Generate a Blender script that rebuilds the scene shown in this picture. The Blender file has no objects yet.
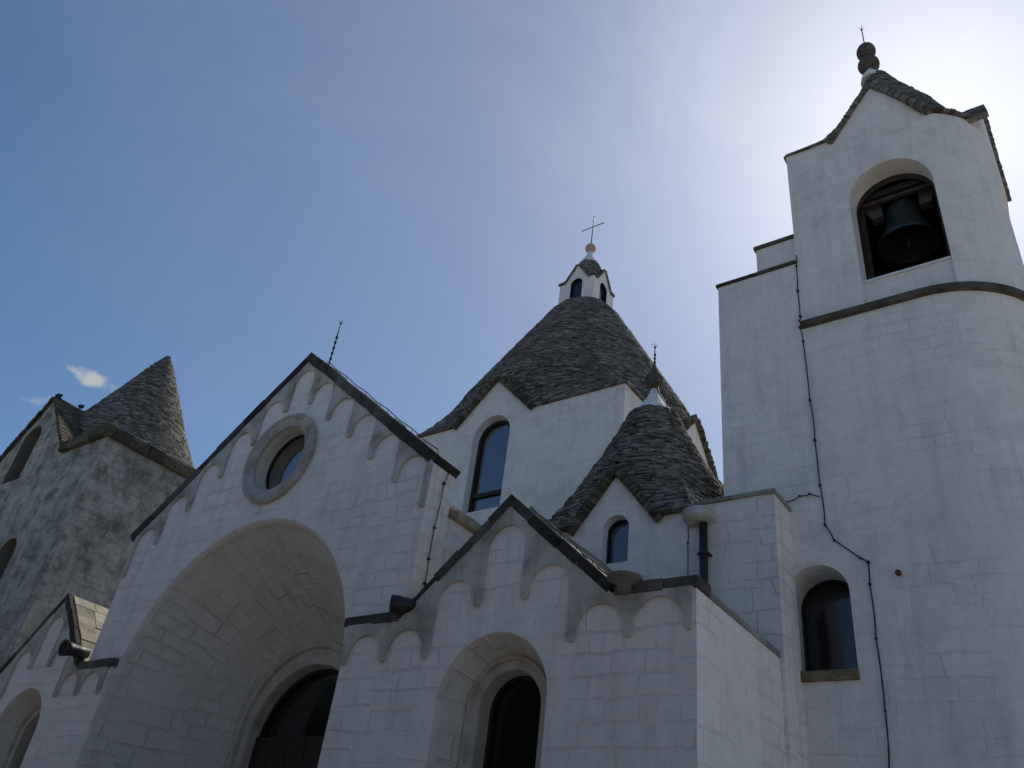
import bpy, math, random
from mathutils import Vector, Matrix, noise as mnoise
R = math.radians
PI = math.pi
random.seed(7)
sc = bpy.context.scene
COL = sc.collection

# ------------------------------------------------------------------ camera
cam_d = bpy.data.cameras.new("camera")
cam = bpy.data.objects.new("camera", cam_d)
COL.objects.link(cam)
yaw, pitch, roll = R(-39.0517), R(33.632), R(8.0479)
fwd = Vector((math.sin(yaw)*math.cos(pitch), math.cos(yaw)*math.cos(pitch), math.sin(pitch)))
rt = Vector((math.cos(yaw), -math.sin(yaw), 0))
up = rt.cross(fwd)
rt2 = rt*math.cos(roll)+up*math.sin(roll)
up2 = -rt*math.sin(roll)+up*math.cos(roll)
m3 = Matrix((rt2, up2, -fwd)).transposed()
cam.matrix_world = Matrix.Translation((0, 0, 1.65)) @ m3.to_4x4()
cam_d.sensor_width = 36
cam_d.lens = 831.49/1024*36
cam_d.clip_start = .1
cam_d.clip_end = 3000
sc.camera = cam

# ------------------------------------------------------------------ light
SUN_EL, SUN_AZ = R(48.5), R(-2.8)          # azimuth from +Y towards +X
w = bpy.data.worlds.new("World")
sc.world = w
w.use_nodes = True
wt = w.node_tree
wn, wl = wt.nodes, wt.links
bg = wn["Background"]
sky = wn.new("ShaderNodeTexSky")
sky.sky_type = 'NISHITA'
sky.sun_disc = False
sky.sun_elevation = SUN_EL
sky.sun_rotation = SUN_AZ
sky.air_density = 1.0
sky.dust_density = .8
sky.ozone_density = 3.0
sky.altitude = 400
# thin high cloud, laid out by direction on the sky
tc = wn.new("ShaderNodeTexCoord")
mp = wn.new("ShaderNodeMapping")
mp.inputs['Scale'].default_value = (1.3, .7, 1.6)
mp.inputs['Rotation'].default_value = (0.2, 0.5, 0.5)
wl.new(tc.outputs['Generated'], mp.inputs['Vector'])
n1 = wn.new("ShaderNodeTexNoise")
n1.inputs['Scale'].default_value = 2.2
n1.inputs['Detail'].default_value = 9
n1.inputs['Roughness'].default_value = .62
n1.inputs['Distortion'].default_value = .6
wl.new(mp.outputs[0], n1.inputs['Vector'])
cr = wn.new("ShaderNodeValToRGB")
cr.color_ramp.elements[0].position = .46
cr.color_ramp.elements[0].color = (0, 0, 0, 1)
cr.color_ramp.elements[1].position = .85
cr.color_ramp.elements[1].color = (1, 1, 1, 1)
wl.new(n1.outputs['Fac'], cr.inputs['Fac'])
# clouds scatter more light close to the sun: forward scattering of real thin cloud
geo = wn.new("ShaderNodeVectorMath"); geo.operation = 'DOT_PRODUCT'
sd = Vector((math.sin(SUN_AZ)*math.cos(SUN_EL), math.cos(SUN_AZ)*math.cos(SUN_EL), math.sin(SUN_EL)))
geo.inputs[1].default_value = sd
nrm = wn.new("ShaderNodeVectorMath"); nrm.operation = 'NORMALIZE'
wl.new(tc.outputs['Generated'], nrm.inputs[0])
wl.new(nrm.outputs[0], geo.inputs[0])
mr = wn.new("ShaderNodeMapRange")
mr.inputs['From Min'].default_value = .6
mr.inputs['From Max'].default_value = 1.0
wl.new(geo.outputs['Value'], mr.inputs['Value'])
pw = wn.new("ShaderNodeMath"); pw.operation = 'POWER'; pw.inputs[1].default_value = 8.0
wl.new(mr.outputs[0], pw.inputs[0])
cb = wn.new("ShaderNodeMath"); cb.operation = 'MULTIPLY_ADD'
cb.inputs[1].default_value = 8.5; cb.inputs[2].default_value = 4.9
wl.new(pw.outputs[0], cb.inputs[0])
cc = wn.new("ShaderNodeVectorMath"); cc.operation = 'SCALE'
cc.inputs[0].default_value = (.91, .98, 1.0)
wl.new(cb.outputs[0], cc.inputs['Scale'])
cm = wn.new("ShaderNodeMath"); cm.operation = 'MULTIPLY_ADD'
cm.inputs[1].default_value = .55
cm.inputs[2].default_value = .0
# the veil thickens towards the sunny side of the sky; the far side is clear
vt = wn.new("ShaderNodeMapRange"); vt.inputs['From Min'].default_value = .42; vt.inputs['From Max'].default_value = .99
vt.interpolation_type = 'SMOOTHSTEP'; wl.new(geo.outputs['Value'], vt.inputs['Value'])
vm = wn.new("ShaderNodeMath"); vm.operation = 'MULTIPLY_ADD'; wl.new(cr.outputs[0], vm.inputs[0]); vm.inputs[1].default_value = .45; vm.inputs[2].default_value = .40
vm2 = wn.new("ShaderNodeMath"); vm2.operation = 'MULTIPLY'; wl.new(vm.outputs[0], vm2.inputs[0]); wl.new(vt.outputs[0], vm2.inputs[1])
wl.new(vm2.outputs[0], cm.inputs[0])
def wisp(px, py, ux, uy, vx, vy, gain, nsc=26, nm=4.2, no=-1.35):
    # one small wisp: soft ellipse on the sky dome, torn up by noise
    def dirv(x, y):
        return (rt2*((x-512)/831.49)-up2*((y-384)/831.49)+fwd).normalized()
    c = dirv(px, py); a = (dirv(px+ux, py+uy)-c); b_ = (dirv(px+vx, py+vy)-c)
    la, lb_ = a.length, b_.length; outs = []
    for v_, l_ in ((a.normalized(), la), (b_.normalized(), lb_)):
        d_ = wn.new("ShaderNodeVectorMath"); d_.operation = 'DOT_PRODUCT'; d_.inputs[1].default_value = v_/l_
        wl.new(nrm.outputs[0], d_.inputs[0])
        q_ = wn.new("ShaderNodeMath"); q_.operation = 'SUBTRACT'; wl.new(d_.outputs['Value'], q_.inputs[0]); q_.inputs[1].default_value = c.dot(v_)/l_
        p_ = wn.new("ShaderNodeMath"); p_.operation = 'MULTIPLY'; wl.new(q_.outputs[0], p_.inputs[0]); wl.new(q_.outputs[0], p_.inputs[1]); outs.append(p_)
    s_ = wn.new("ShaderNodeMath"); s_.operation = 'ADD'; wl.new(outs[0].outputs[0], s_.inputs[0]); wl.new(outs[1].outputs[0], s_.inputs[1])
    nn = wn.new("ShaderNodeTexNoise"); nn.inputs['Scale'].default_value = nsc; nn.inputs['Detail'].default_value = 7; nn.inputs['Roughness'].default_value = .6
    wl.new(nrm.outputs[0], nn.inputs['Vector'])
    ad = wn.new("ShaderNodeMath"); ad.operation = 'MULTIPLY_ADD'; wl.new(nn.outputs['Fac'], ad.inputs[0]); ad.inputs[1].default_value = nm; 
    neg = wn.new("ShaderNodeMath"); neg.operation = 'MULTIPLY_ADD'; wl.new(s_.outputs[0], neg.inputs[0]); neg.inputs[1].default_value = -1.0; neg.inputs[2].default_value = no
    wl.new(neg.outputs[0], ad.inputs[2])
    m_ = wn.new("ShaderNodeMapRange"); m_.inputs['From Min'].default_value = 0; m_.inputs['From Max'].default_value = 1.1; m_.inputs['To Max'].default_value = gain; m_.interpolation_type = 'SMOOTHSTEP'
    wl.new(ad.outputs[0], m_.inputs['Value']); return m_.outputs[0]
wsum = None
for args in ((94, 380, 42, 20, -5, 9, .95), (38, 399, 26, 3, 0, 7, .40), (610, 120, 10, -230, 60, 5, .16, 7, 2.6, -.7), (575, 230, 20, -120, 40, 10, .30, 9, 3.6, -1.2)):
    o_ = wisp(*args)
    if wsum is None: wsum = o_
    else:
        a_ = wn.new("ShaderNodeMath"); a_.operation = 'MAXIMUM'; wl.new(wsum, a_.inputs[0]); wl.new(o_, a_.inputs[1]); wsum = a_.outputs[0]
cm2 = wn.new("ShaderNodeMath"); cm2.operation = 'MAXIMUM'; wl.new(wsum, cm2.inputs[1])
mx = wn.new("ShaderNodeMix"); mx.data_type = 'RGBA'
wl.new(cm.outputs[0], cm2.inputs[0]); wl.new(cm2.outputs[0], mx.inputs['Factor'])
hs_ = wn.new('ShaderNodeHueSaturation'); hs_.inputs['Saturation'].default_value = 1.12
wl.new(sky.outputs[0], hs_.inputs['Color']); wl.new(hs_.outputs[0], mx.inputs['A'])
wl.new(cc.outputs[0], mx.inputs['B'])
wl.new(mx.outputs['Result'], bg.inputs['Color'])
bg.inputs['Strength'].default_value = .12

sun_d = bpy.data.lights.new("sun", 'SUN')
sun_d.energy = 4.0
sun_d.angle = R(.53)
sun_d.color = (1, .95, .87)
sun = bpy.data.objects.new("sun", sun_d)
COL.objects.link(sun)
sun.rotation_euler = (-sd).to_track_quat('-Z', 'Y').to_euler()
sun.location = (0, 30, 40)
sc.view_settings.view_transform = 'Standard'
sc.view_settings.look = 'None'
sc.view_settings.exposure = -0.17
sc.view_settings.gamma = 1
sc.view_settings.use_curve_mapping = False
sc.cycles.max_bounces = 6
sc.cycles.diffuse_bounces = 4

# ------------------------------------------------------------------ materials
def new_mat(name):
    m = bpy.data.materials.new(name); m.use_nodes = True
    return m, m.node_tree.nodes, m.node_tree.links, m.node_tree.nodes['Principled BSDF']

def add(nt, t, **kw):
    n = nt.new(t)
    for k, v in kw.items():
        if k in n.inputs: n.inputs[k].default_value = v
        else: setattr(n, k, v)
    return n

def ramp(nt, stops):
    r = nt.new("ShaderNodeValToRGB")
    e = r.color_ramp.elements
    while len(e) < len(stops): e.new(.5)
    for i, (p, c) in enumerate(stops):
        e[i].position = p; e[i].color = (*c, 1) if len(c) == 3 else c
    return r

def mixc(nt, lk, f, a, b, mode='MIX'):
    m = nt.new("ShaderNodeMix"); m.data_type = 'RGBA'; m.blend_type = mode
    for s, v in (('Factor', f), ('A', a), ('B', b)):
        if isinstance(v, (int, float)): m.inputs[s].default_value = v
        elif isinstance(v, tuple): m.inputs[s].default_value = (*v, 1)
        else: lk.new(v, m.inputs[s])
    return m.outputs['Result']

def wall_mat(name, base, dark, dirt=.3, streak=.35, bw=.62, bh=.33, joint=.012, moss=0, rough=.92, jb=.5, jc=.12, warp=1.0, vlo=.42):
    """limewashed ashlar: faint joints of uneven blocks, brush lumps, rain streaks"""
    m, nt, lk, bs = new_mat(name)
    uv = add(nt, "ShaderNodeUVMap", uv_map="UVMap")
    pos = add(nt, "ShaderNodeNewGeometry")
    nz = add(nt, "ShaderNodeTexNoise", Scale=1.1, Detail=3.0)
    lk.new(uv.outputs[0], nz.inputs['Vector'])
    sub = add(nt, "ShaderNodeVectorMath", operation='MULTIPLY_ADD')
    lk.new(nz.outputs['Color'], sub.inputs[0]); sub.inputs[1].default_value = (.40*warp, .20*warp, 0)
    lk.new(uv.outputs[0], sub.inputs[2])
    # two brick layers with different heights, chosen by a large noise: no repeat
    def br(wd, ht, off):
        b = add(nt, "ShaderNodeTexBrick"); b.inputs['Scale'].default_value = 1
        b.offset = off; b.squash = 1.35; b.squash_frequency = 3
        b.inputs['Brick Width'].default_value = wd; b.inputs['Row Height'].default_value = ht
        b.inputs['Mortar Size'].default_value = joint; b.inputs['Mortar Smooth'].default_value = .6
        b.inputs['Color1'].default_value = (.2, .2, .2, 1); b.inputs['Color2'].default_value = (.8, .8, .8, 1)
        lk.new(sub.outputs[0], b.inputs['Vector']); return b
    b1 = br(bw, bh, .5); b2 = br(bw*.63, bh*.72, .37)
    big = add(nt, "ShaderNodeTexNoise", Scale=.45, Detail=2.0)
    lk.new(uv.outputs[0], big.inputs['Vector'])
    sel = ramp(nt, [(.49, (0, 0, 0)), (.51, (1, 1, 1))]); lk.new(big.outputs['Fac'], sel.inputs[0])
    jf = mixc(nt, lk, sel.outputs[0], b1.outputs['Fac'], b2.outputs['Fac'])
    bc = mixc(nt, lk, sel.outputs[0], b1.outputs['Color'], b2.outputs['Color'])
    # how strongly joints print through the limewash varies
    vis = add(nt, "ShaderNodeTexNoise", Scale=.8, Detail=3.0)
    lk.new(pos.outputs['Position'], vis.inputs['Vector'])
    visr = ramp(nt, [(vlo, (0, 0, 0)), (.66, (1, 1, 1))]); lk.new(vis.outputs['Fac'], visr.inputs[0])
    jm = add(nt, "ShaderNodeMath", operation='MULTIPLY'); lk.new(jf, jm.inputs[0]); lk.new(visr.outputs[0], jm.inputs[1])
    fine = add(nt, "ShaderNodeTexNoise", Scale=9.0, Detail=7.0, Roughness=.65)
    lk.new(pos.outputs['Position'], fine.inputs['Vector'])
    med = add(nt, "ShaderNodeTexNoise", Scale=2.2, Detail=5.0)
    lk.new(pos.outputs['Position'], med.inputs['Vector'])
    # height
    h1 = add(nt, "ShaderNodeMath", operation='MULTIPLY_ADD'); lk.new(fine.outputs['Fac'], h1.inputs[0]); h1.inputs[1].default_value = .5
    lk.new(med.outputs['Fac'], h1.inputs[2])
    h2 = add(nt, "ShaderNodeMath", operation='MULTIPLY_ADD'); lk.new(jm.outputs[0], h2.inputs[0]); h2.inputs[1].default_value = -jb
    lk.new(h1.outputs[0], h2.inputs[2])
    h3 = add(nt, "ShaderNodeMath", operation='MULTIPLY_ADD'); lk.new(bc, h3.inputs[0]); h3.inputs[1].default_value = jb*.35
    lk.new(h2.outputs[0], h3.inputs[2])
    bp = add(nt, "ShaderNodeBump", Strength=.7, Distance=.03)
    lk.new(h3.outputs[0], bp.inputs['Height']); lk.new(bp.outputs[0], bs.inputs['Normal'])
    # colour: patchy lime, stains, vertical runs
    smp = add(nt, "ShaderNodeMapping"); smp.inputs['Scale'].default_value = (2.6, 2.6, .25)
    lk.new(pos.outputs['Position'], smp.inputs['Vector'])
    st = add(nt, "ShaderNodeTexNoise", Scale=1.6, Detail=6.0, Roughness=.6); lk.new(smp.outputs[0], st.inputs['Vector'])
    str_ = ramp(nt, [(.5, (0, 0, 0)), (.78, (streak,)*3)]); lk.new(st.outputs['Fac'], str_.inputs[0])
    dn = ramp(nt, [(.45, (0, 0, 0)), (.8, (dirt,)*3)]); lk.new(med.outputs['Fac'], dn.inputs[0])
    c1 = mixc(nt, lk, str_.outputs[0], base, dark)
    c2 = mixc(nt, lk, dn.outputs[0], c1, dark)
    jd = add(nt, "ShaderNodeMath", operation='MULTIPLY'); lk.new(jm.outputs[0], jd.inputs[0]); jd.inputs[1].default_value = jc
    c3 = mixc(nt, lk, jd.outputs[0], c2, dark)
    if moss:
        mo = add(nt, "ShaderNodeTexNoise", Scale=1.5, Detail=12.0, Roughness=.72)
        mo.inputs['Distortion'].default_value = .15
        lk.new(pos.outputs['Position'], mo.inputs['Vector'])
        mor = ramp(nt, [(.45, (0, 0, 0)), (.62, (moss,)*3)]); lk.new(mo.outputs['Fac'], mor.inputs[0])
        c3 = mixc(nt, lk, mor.outputs[0], c3, (.085, .085, .075))
    fr_ = ramp(nt, [(.3, (.91,)*3), (.62, (1, 1, 1))]); lk.new(fine.outputs['Fac'], fr_.inputs[0])
    c3 = mixc(nt, lk, 1.0, c3, fr_.outputs[0], 'MULTIPLY')
    tone = mixc(nt, lk, .05, c3, bc, 'OVERLAY')
    lk.new(tone, bs.inputs['Base Color'])
    bs.inputs['Roughness'].default_value = rough
    bs.inputs['Specular IOR Level'].default_value = .25
    return m

def stone_mat(name, c_dark, c_mid, c_light, lichen=.3, island=True, scale=6.0, bump=.02, licol=(.30, .27, .15)):
    m, nt, lk, bs = new_mat(name)
    pos = add(nt, "ShaderNodeNewGeometry")
    nz = add(nt, "ShaderNodeTexNoise", Scale=scale, Detail=8.0, Roughness=.7)
    lk.new(pos.outputs['Position'], nz.inputs['Vector'])
    if island:
        a = add(nt, "ShaderNodeMath", operation='MULTIPLY_ADD'); lk.new(pos.outputs['Random Per Island'], a.inputs[0])
        a.inputs[1].default_value = .55
        lk.new(nz.outputs['Fac'], a.inputs[2])
        b = add(nt, "ShaderNodeMath", operation='MULTIPLY'); lk.new(a.outputs[0], b.inputs[0]); b.inputs[1].default_value = .65
        v = b.outputs[0]
    else: v = nz.outputs['Fac']
    r = ramp(nt, [(.28, c_dark), (.5, c_mid), (.78, c_light)]); lk.new(v, r.inputs[0])
    n2 = add(nt, "ShaderNodeTexNoise", Scale=1.4, Detail=9.0, Roughness=.75)
    lk.new(pos.outputs['Position'], n2.inputs['Vector'])
    r2 = ramp(nt, [(.5, (0, 0, 0)), (.66, (lichen,)*3)]); lk.new(n2.outputs['Fac'], r2.inputs[0])
    c = mixc(nt, lk, r2.outputs[0], r.outputs[0], licol)
    n3 = add(nt, "ShaderNodeTexNoise", Scale=.7, Detail=6.0, Roughness=.7)
    lk.new(pos.outputs['Position'], n3.inputs['Vector'])
    r3 = ramp(nt, [(.45, (0, 0, 0)), (.7, (.6,)*3)]); lk.new(n3.outputs['Fac'], r3.inputs[0])
    c = mixc(nt, lk, r3.outputs[0], c, c_dark)
    lk.new(c, bs.inputs['Base Color'])
    bp = add(nt, "ShaderNodeBump", Strength=.9, Distance=bump)
    lk.new(nz.outputs['Fac'], bp.inputs['Height']); lk.new(bp.outputs[0], bs.inputs['Normal'])
    bs.inputs['Roughness'].default_value = .95
    bs.inputs['Specular IOR Level'].default_value = .2
    return m

def plain(name, c, rough=.6, metal=0, var=.25, scale=8.0, bump=.004, spec=.4):
    m, nt, lk, bs = new_mat(name)
    pos = add(nt, "ShaderNodeNewGeometry")
    nz = add(nt, "ShaderNodeTexNoise", Scale=scale, Detail=6.0); lk.new(pos.outputs['Position'], nz.inputs['Vector'])
    r = ramp(nt, [(.3, tuple(x*(1-var) for x in c)), (.7, tuple(min(1, x*(1+var)) for x in c))])
    lk.new(nz.outputs['Fac'], r.inputs[0]); lk.new(r.outputs[0], bs.inputs['Base Color'])
    bp = add(nt, "ShaderNodeBump", Strength=.6, Distance=bump)
    lk.new(nz.outputs['Fac'], bp.inputs['Height']); lk.new(bp.outputs[0], bs.inputs['Normal'])
    bs.inputs['Roughness'].default_value = rough; bs.inputs['Metallic'].default_value = metal
    bs.inputs['Specular IOR Level'].default_value = spec
    return m

M = {}
M['white'] = wall_mat('limewashed_ashlar', (.83, .78, .735), (.42, .39, .35), bw=.85, bh=.42, joint=.022, jb=1.0, jc=.07, vlo=.38)
M['smooth'] = wall_mat('limewashed_smooth', (.82, .78, .74), (.42, .41, .38), dirt=.35, streak=.4, bw=.7, bh=.36, joint=.016, jb=.50, jc=.04, vlo=.43)
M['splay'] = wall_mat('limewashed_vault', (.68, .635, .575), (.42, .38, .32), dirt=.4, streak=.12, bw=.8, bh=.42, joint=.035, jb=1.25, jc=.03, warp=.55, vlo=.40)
M['band'] = wall_mat('grey_plaster_band', (.55, .51, .455), (.19, .17, .145), dirt=.95, streak=.5, jb=.9, joint=.002, rough=.95)
M['frame'] = plain('limestone_surround', (.50, .45, .38), rough=.9, var=.2, scale=3.0, bump=.012, spec=.2)
M['oldwall'] = wall_mat('weathered_wall', (.46, .44, .40), (.20, .185, .16), dirt=.6, streak=.7, bw=.8, bh=.38, joint=.03, moss=.75, jb=.8, jc=.25, warp=.9, vlo=.40)
M['slab'] = stone_mat('roof_slabs', (.055, .050, .044), (.155, .140, .120), (.36, .33, .29), lichen=.25)
M['slab_moss'] = stone_mat('mossy_roof_slabs', (.035, .033, .025), (.09, .082, .055), (.24, .21, .15), lichen=.5, licol=(.13, .12, .045))
M['coping'] = stone_mat('coping_stone', (.022, .021, .019), (.055, .051, .046), (.17, .16, .14), lichen=.3, scale=4.0, licol=(.16, .15, .11))
M['light_coping'] = stone_mat('pale_coping_stone', (.12, .11, .10), (.26, .25, .23), (.42, .41, .38), lichen=.3, scale=4.0)
M['roofstone'] = stone_mat('pale_roof_slabs', (.16, .14, .10), (.34, .30, .22), (.50, .46, .36), lichen=.4, licol=(.36, .31, .17), scale=3.0)  # pale yellowish slabs with lichen patches
M['ring'] = stone_mat('carved_stone', (.18, .165, .15), (.44, .40, .355), (.58, .54, .48), lichen=.25, island=False, scale=3.5, licol=(.12, .11, .10))
M['ball'] = stone_mat('finial_stone', (.035, .030, .026), (.10, .088, .075), (.20, .18, .15), lichen=.4, island=False, scale=5.0)
M['stringstone'] = stone_mat('weathered_string_stone', (.03, .028, .022), (.10, .092, .075), (.20, .185, .15), lichen=.3, island=False, scale=3.0, licol=(.13, .11, .05))
M['reveal'] = wall_mat('dark_brown_reveal', (.20, .175, .15), (.08, .07, .06), dirt=.7)  # dark brown base with random darker patches
M['sillstone'] = stone_mat('mossy_sill_stone', (.07, .06, .03), (.19, .16, .09), (.40, .37, .30), lichen=.5, island=False, scale=3.0, licol=(.16, .13, .05))
M['collar'] = wall_mat('dirty_limewash', (.55, .53, .49), (.25, .22, .18), dirt=.8)
M['orange'] = plain('pale_orange_stone', (.44, .32, .22), rough=.9, var=.2)
M['limecap'] = plain('limewashed_cap', (.72, .73, .74), rough=.9, var=.12, scale=5.0, bump=.02, spec=.2)
M['metal'] = plain('dark_iron', (.035, .033, .033), rough=.6, metal=.4, var=.3)
M['pipe'] = plain('dark_painted_pipe', (.022, .020, .020), rough=.5, metal=.0, var=.3)
M['cable'] = plain('black_cable', (.02, .02, .022), rough=.6)
M['rust'] = plain('rusty_iron', (.10, .05, .03), rough=.9, var=.4)
M['wood'] = plain('dark_brown_wood', (.028, .017, .012), rough=.6, var=.4, scale=5.0)
M['wood2'] = plain('weathered_headstock', (.12, .10, .12), rough=.7, var=.4, scale=5.0)
M['bronze'] = plain('green_bronze', (.045, .06, .056), rough=.5, metal=.6, var=.35, scale=5.0)
M['inner'] = plain('chamber_shade_tone', (.05, .042, .036), rough=.95, var=.4, scale=3.0, bump=.03, spec=.1)  # the unlit chamber's shade is put into this dark colour
M['pigeon'] = plain('grey_feathers', (.06, .065, .08), rough=.8)
M['void'] = plain('dark_interior', (.012, .012, .013), rough=.9, var=.2)

def glass_mat(name, tint, rough=.06, ior=2.5, coat=.8):
    """single dark pane: mirror-like at grazing, dim room behind"""
    m, nt, lk, bs = new_mat(name)
    pos = add(nt, "ShaderNodeNewGeometry")
    nz = add(nt, "ShaderNodeTexNoise", Scale=.9, Detail=2.0); lk.new(pos.outputs['Position'], nz.inputs['Vector'])
    bp = add(nt, "ShaderNodeBump", Strength=.25, Distance=.03); lk.new(nz.outputs['Fac'], bp.inputs['Height'])
    lk.new(bp.outputs[0], bs.inputs['Normal'])
    bs.inputs['Base Color'].default_value = (*tint, 1)
    bs.inputs['Roughness'].default_value = rough
    bs.inputs['IOR'].default_value = ior
    bs.inputs['Specular IOR Level'].default_value = .6
    bs.inputs['Coat Weight'].default_value = coat
    bs.inputs['Coat Roughness'].default_value = .05
    return m
M['glass'] = glass_mat('window_glass', (.012, .014, .018))
M['dullglass2'] = glass_mat('blue_window_glass', (.010, .012, .018), rough=.06, ior=2.0, coat=0)
M['dullglass'] = glass_mat('dull_window_glass', (.010, .012, .018), rough=.12, ior=1.6, coat=0)
M['doorglass'] = glass_mat('door_glass', (.008, .010, .009), rough=.08, ior=1.5, coat=0)

# ------------------------------------------------------------------ mesh helper
class MB:
    def __init__(s): s.v = []; s.f = []; s.uv = {}; s.sm = set()
    def p(s, *pts):
        i = len(s.v); s.v += [tuple(q) for q in pts]; return list(range(i, i+len(pts)))
    def face(s, pts, uv=None, smooth=False):
        ids = s.p(*pts); s.f.append(ids)
        if uv: s.uv[len(s.f)-1] = uv
        if smooth: s.sm.add(len(s.f)-1)
    def box(s, x0, x1, y0, y1, z0, z1):
        s.hexa([(x0, y0, z0), (x1, y0, z0), (x1, y1, z0), (x0, y1, z0), (x0, y0, z1), (x1, y0, z1), (x1, y1, z1), (x0, y1, z1)])
    def hexa(s, c):
        i = len(s.v); s.v += [tuple(q) for q in c]
        for f in ((0, 3, 2, 1), (4, 5, 6, 7), (0, 1, 5, 4), (1, 2, 6, 5), (2, 3, 7, 6), (3, 0, 4, 7)):
            s.f.append([i+k for k in f])
    def loft(s, A, B, closed=False, smooth=False, uvf=None, flip=False):
        """strip between two point lists (shared vertices so that it can shade smoothly)"""
        n = len(A); i = len(s.v); s.v += [tuple(q) for q in A] + [tuple(q) for q in B]
        la = 0.0
        for k in range(n if closed else n-1):
            k2 = (k+1) % n
            f = [i+k, i+k2, i+n+k2, i+n+k]
            d = (Vector(A[k2])-Vector(A[k])).length
            uv = None
            if uvf is not None:
                h = (Vector(B[k])-Vector(A[k])).length
                uv = [(uvf, la), (uvf, la+d), (uvf+h, la+d), (uvf+h, la)]
            if flip: f = f[::-1]; uv = uv[::-1] if uv else None
            s.f.append(f); la += d
            if uv: s.uv[len(s.f)-1] = uv
            if smooth: s.sm.add(len(s.f)-1)
    def lathe(s, prof, c=(0, 0, 0), n=24, axis=None, smooth=True, cap=True):
        """prof: list of (r, h) along axis (default +Z) from centre c"""
        ax = Vector(axis or (0, 0, 1)).normalized()
        a = ax.orthogonal().normalized(); b = ax.cross(a); c = Vector(c)
        base = len(s.v)
        for r, h in prof:
            for k in range(n):
                t = 2*PI*k/n; s.v.append(tuple(c+ax*h+(a*math.cos(t)+b*math.sin(t))*r))
        for j in range(len(prof)-1):
            for k in range(n):
                k2 = (k+1) % n
                s.f.append([base+j*n+k, base+j*n+k2, base+(j+1)*n+k2, base+(j+1)*n+k])
                if smooth: s.sm.add(len(s.f)-1)
        if cap:
            s.f.append([base+k for k in range(n)][::-1]); s.f.append([base+(len(prof)-1)*n+k for k in range(n)])
    def tube(s, pts, r, n=8):
        pts = [Vector(q) for q in pts]; base = len(s.v); m = len(pts)
        for i, q in enumerate(pts):
            t = (pts[min(i+1, m-1)]-pts[max(i-1, 0)]).normalized()
            a = t.cross(Vector((.31, .17, .93))).normalized(); b = t.cross(a)
            for k in range(n):
                an = 2*PI*k/n; s.v.append(tuple(q+(a*math.cos(an)+b*math.sin(an))*r))
        for j in range(m-1):
            for k in range(n):
                k2 = (k+1) % n; s.f.append([base+j*n+k, base+j*n+k2, base+(j+1)*n+k2, base+(j+1)*n+k]); s.sm.add(len(s.f)-1)
        s.f.append([base+k for k in range(n)][::-1]); s.f.append([base+(m-1)*n+k for k in range(n)])
    def build(s, name, mat, parent=None, bevel=0, label=None, weld=False):
        me = bpy.data.meshes.new(name)
        me.from_pydata(s.v, [], s.f); me.update()
        uvl = me.uv_layers.new(name="UVMap")
        dat = [0.0]*(2*len(me.loops))
        for p in me.polygons:
            u = s.uv.get(p.index); n = p.normal
            for k, li in enumerate(p.loop_indices):
                if u: a = u[k]
                else:
                    x, y, z = me.vertices[me.loops[li].vertex_index].co
                    if abs(n.z) > .72: a = (x, y)
                    elif abs(n.y) >= abs(n.x): a = (x, z)
                    else: a = (y+3.3, z)
                dat[2*li], dat[2*li+1] = a[0], a[1]
            if p.index in s.sm: p.use_smooth = True
        uvl.data.foreach_set('uv', dat)
        me.materials.append(mat)
        o = bpy.data.objects.new(name, me); COL.objects.link(o)
        if parent is not None: o.parent = parent; o.matrix_parent_inverse = Matrix.Translation(parent.location).inverted()
        if bevel:
            b = o.modifiers.new('bevel', 'BEVEL'); b.width = bevel; b.segments = 2; b.limit_method = 'ANGLE'
        if label: o['label'] = label
        return o

def tag(o, label, cat, group=None):
    o['label'] = label; o['category'] = cat
    if group: o['group'] = group
    return o
def thing(name, label, cat, loc=(0, 0, 0), group=None):
    o = bpy.data.objects.new(name, None); o.empty_display_size = .3
    COL.objects.link(o); o.location = loc
    return tag(o, label, cat, group)
def structure(o): o['kind'] = 'structure'; return o

def arch(cx, r, zs, zb, y, n=28, mapf=None):
    pts = [(cx-r, y, zb)] + [(cx-r*math.cos(PI*k/n), y, zs+r*math.sin(PI*k/n)) for k in range(n+1)] + [(cx+r, y, zb)]
    return pts
def hole_arch(c, r, zs, zb):
    return (c-r, c+r, lambda s: zb, lambda s: zs+math.sqrt(max(0, r*r-(s-c)**2)))
def hole_round(c, r, cz):
    return (c-r, c+r, lambda s: cz-math.sqrt(max(0, r*r-(s-c)**2)), lambda s: cz+math.sqrt(max(0, r*r-(s-c)**2)))

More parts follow.
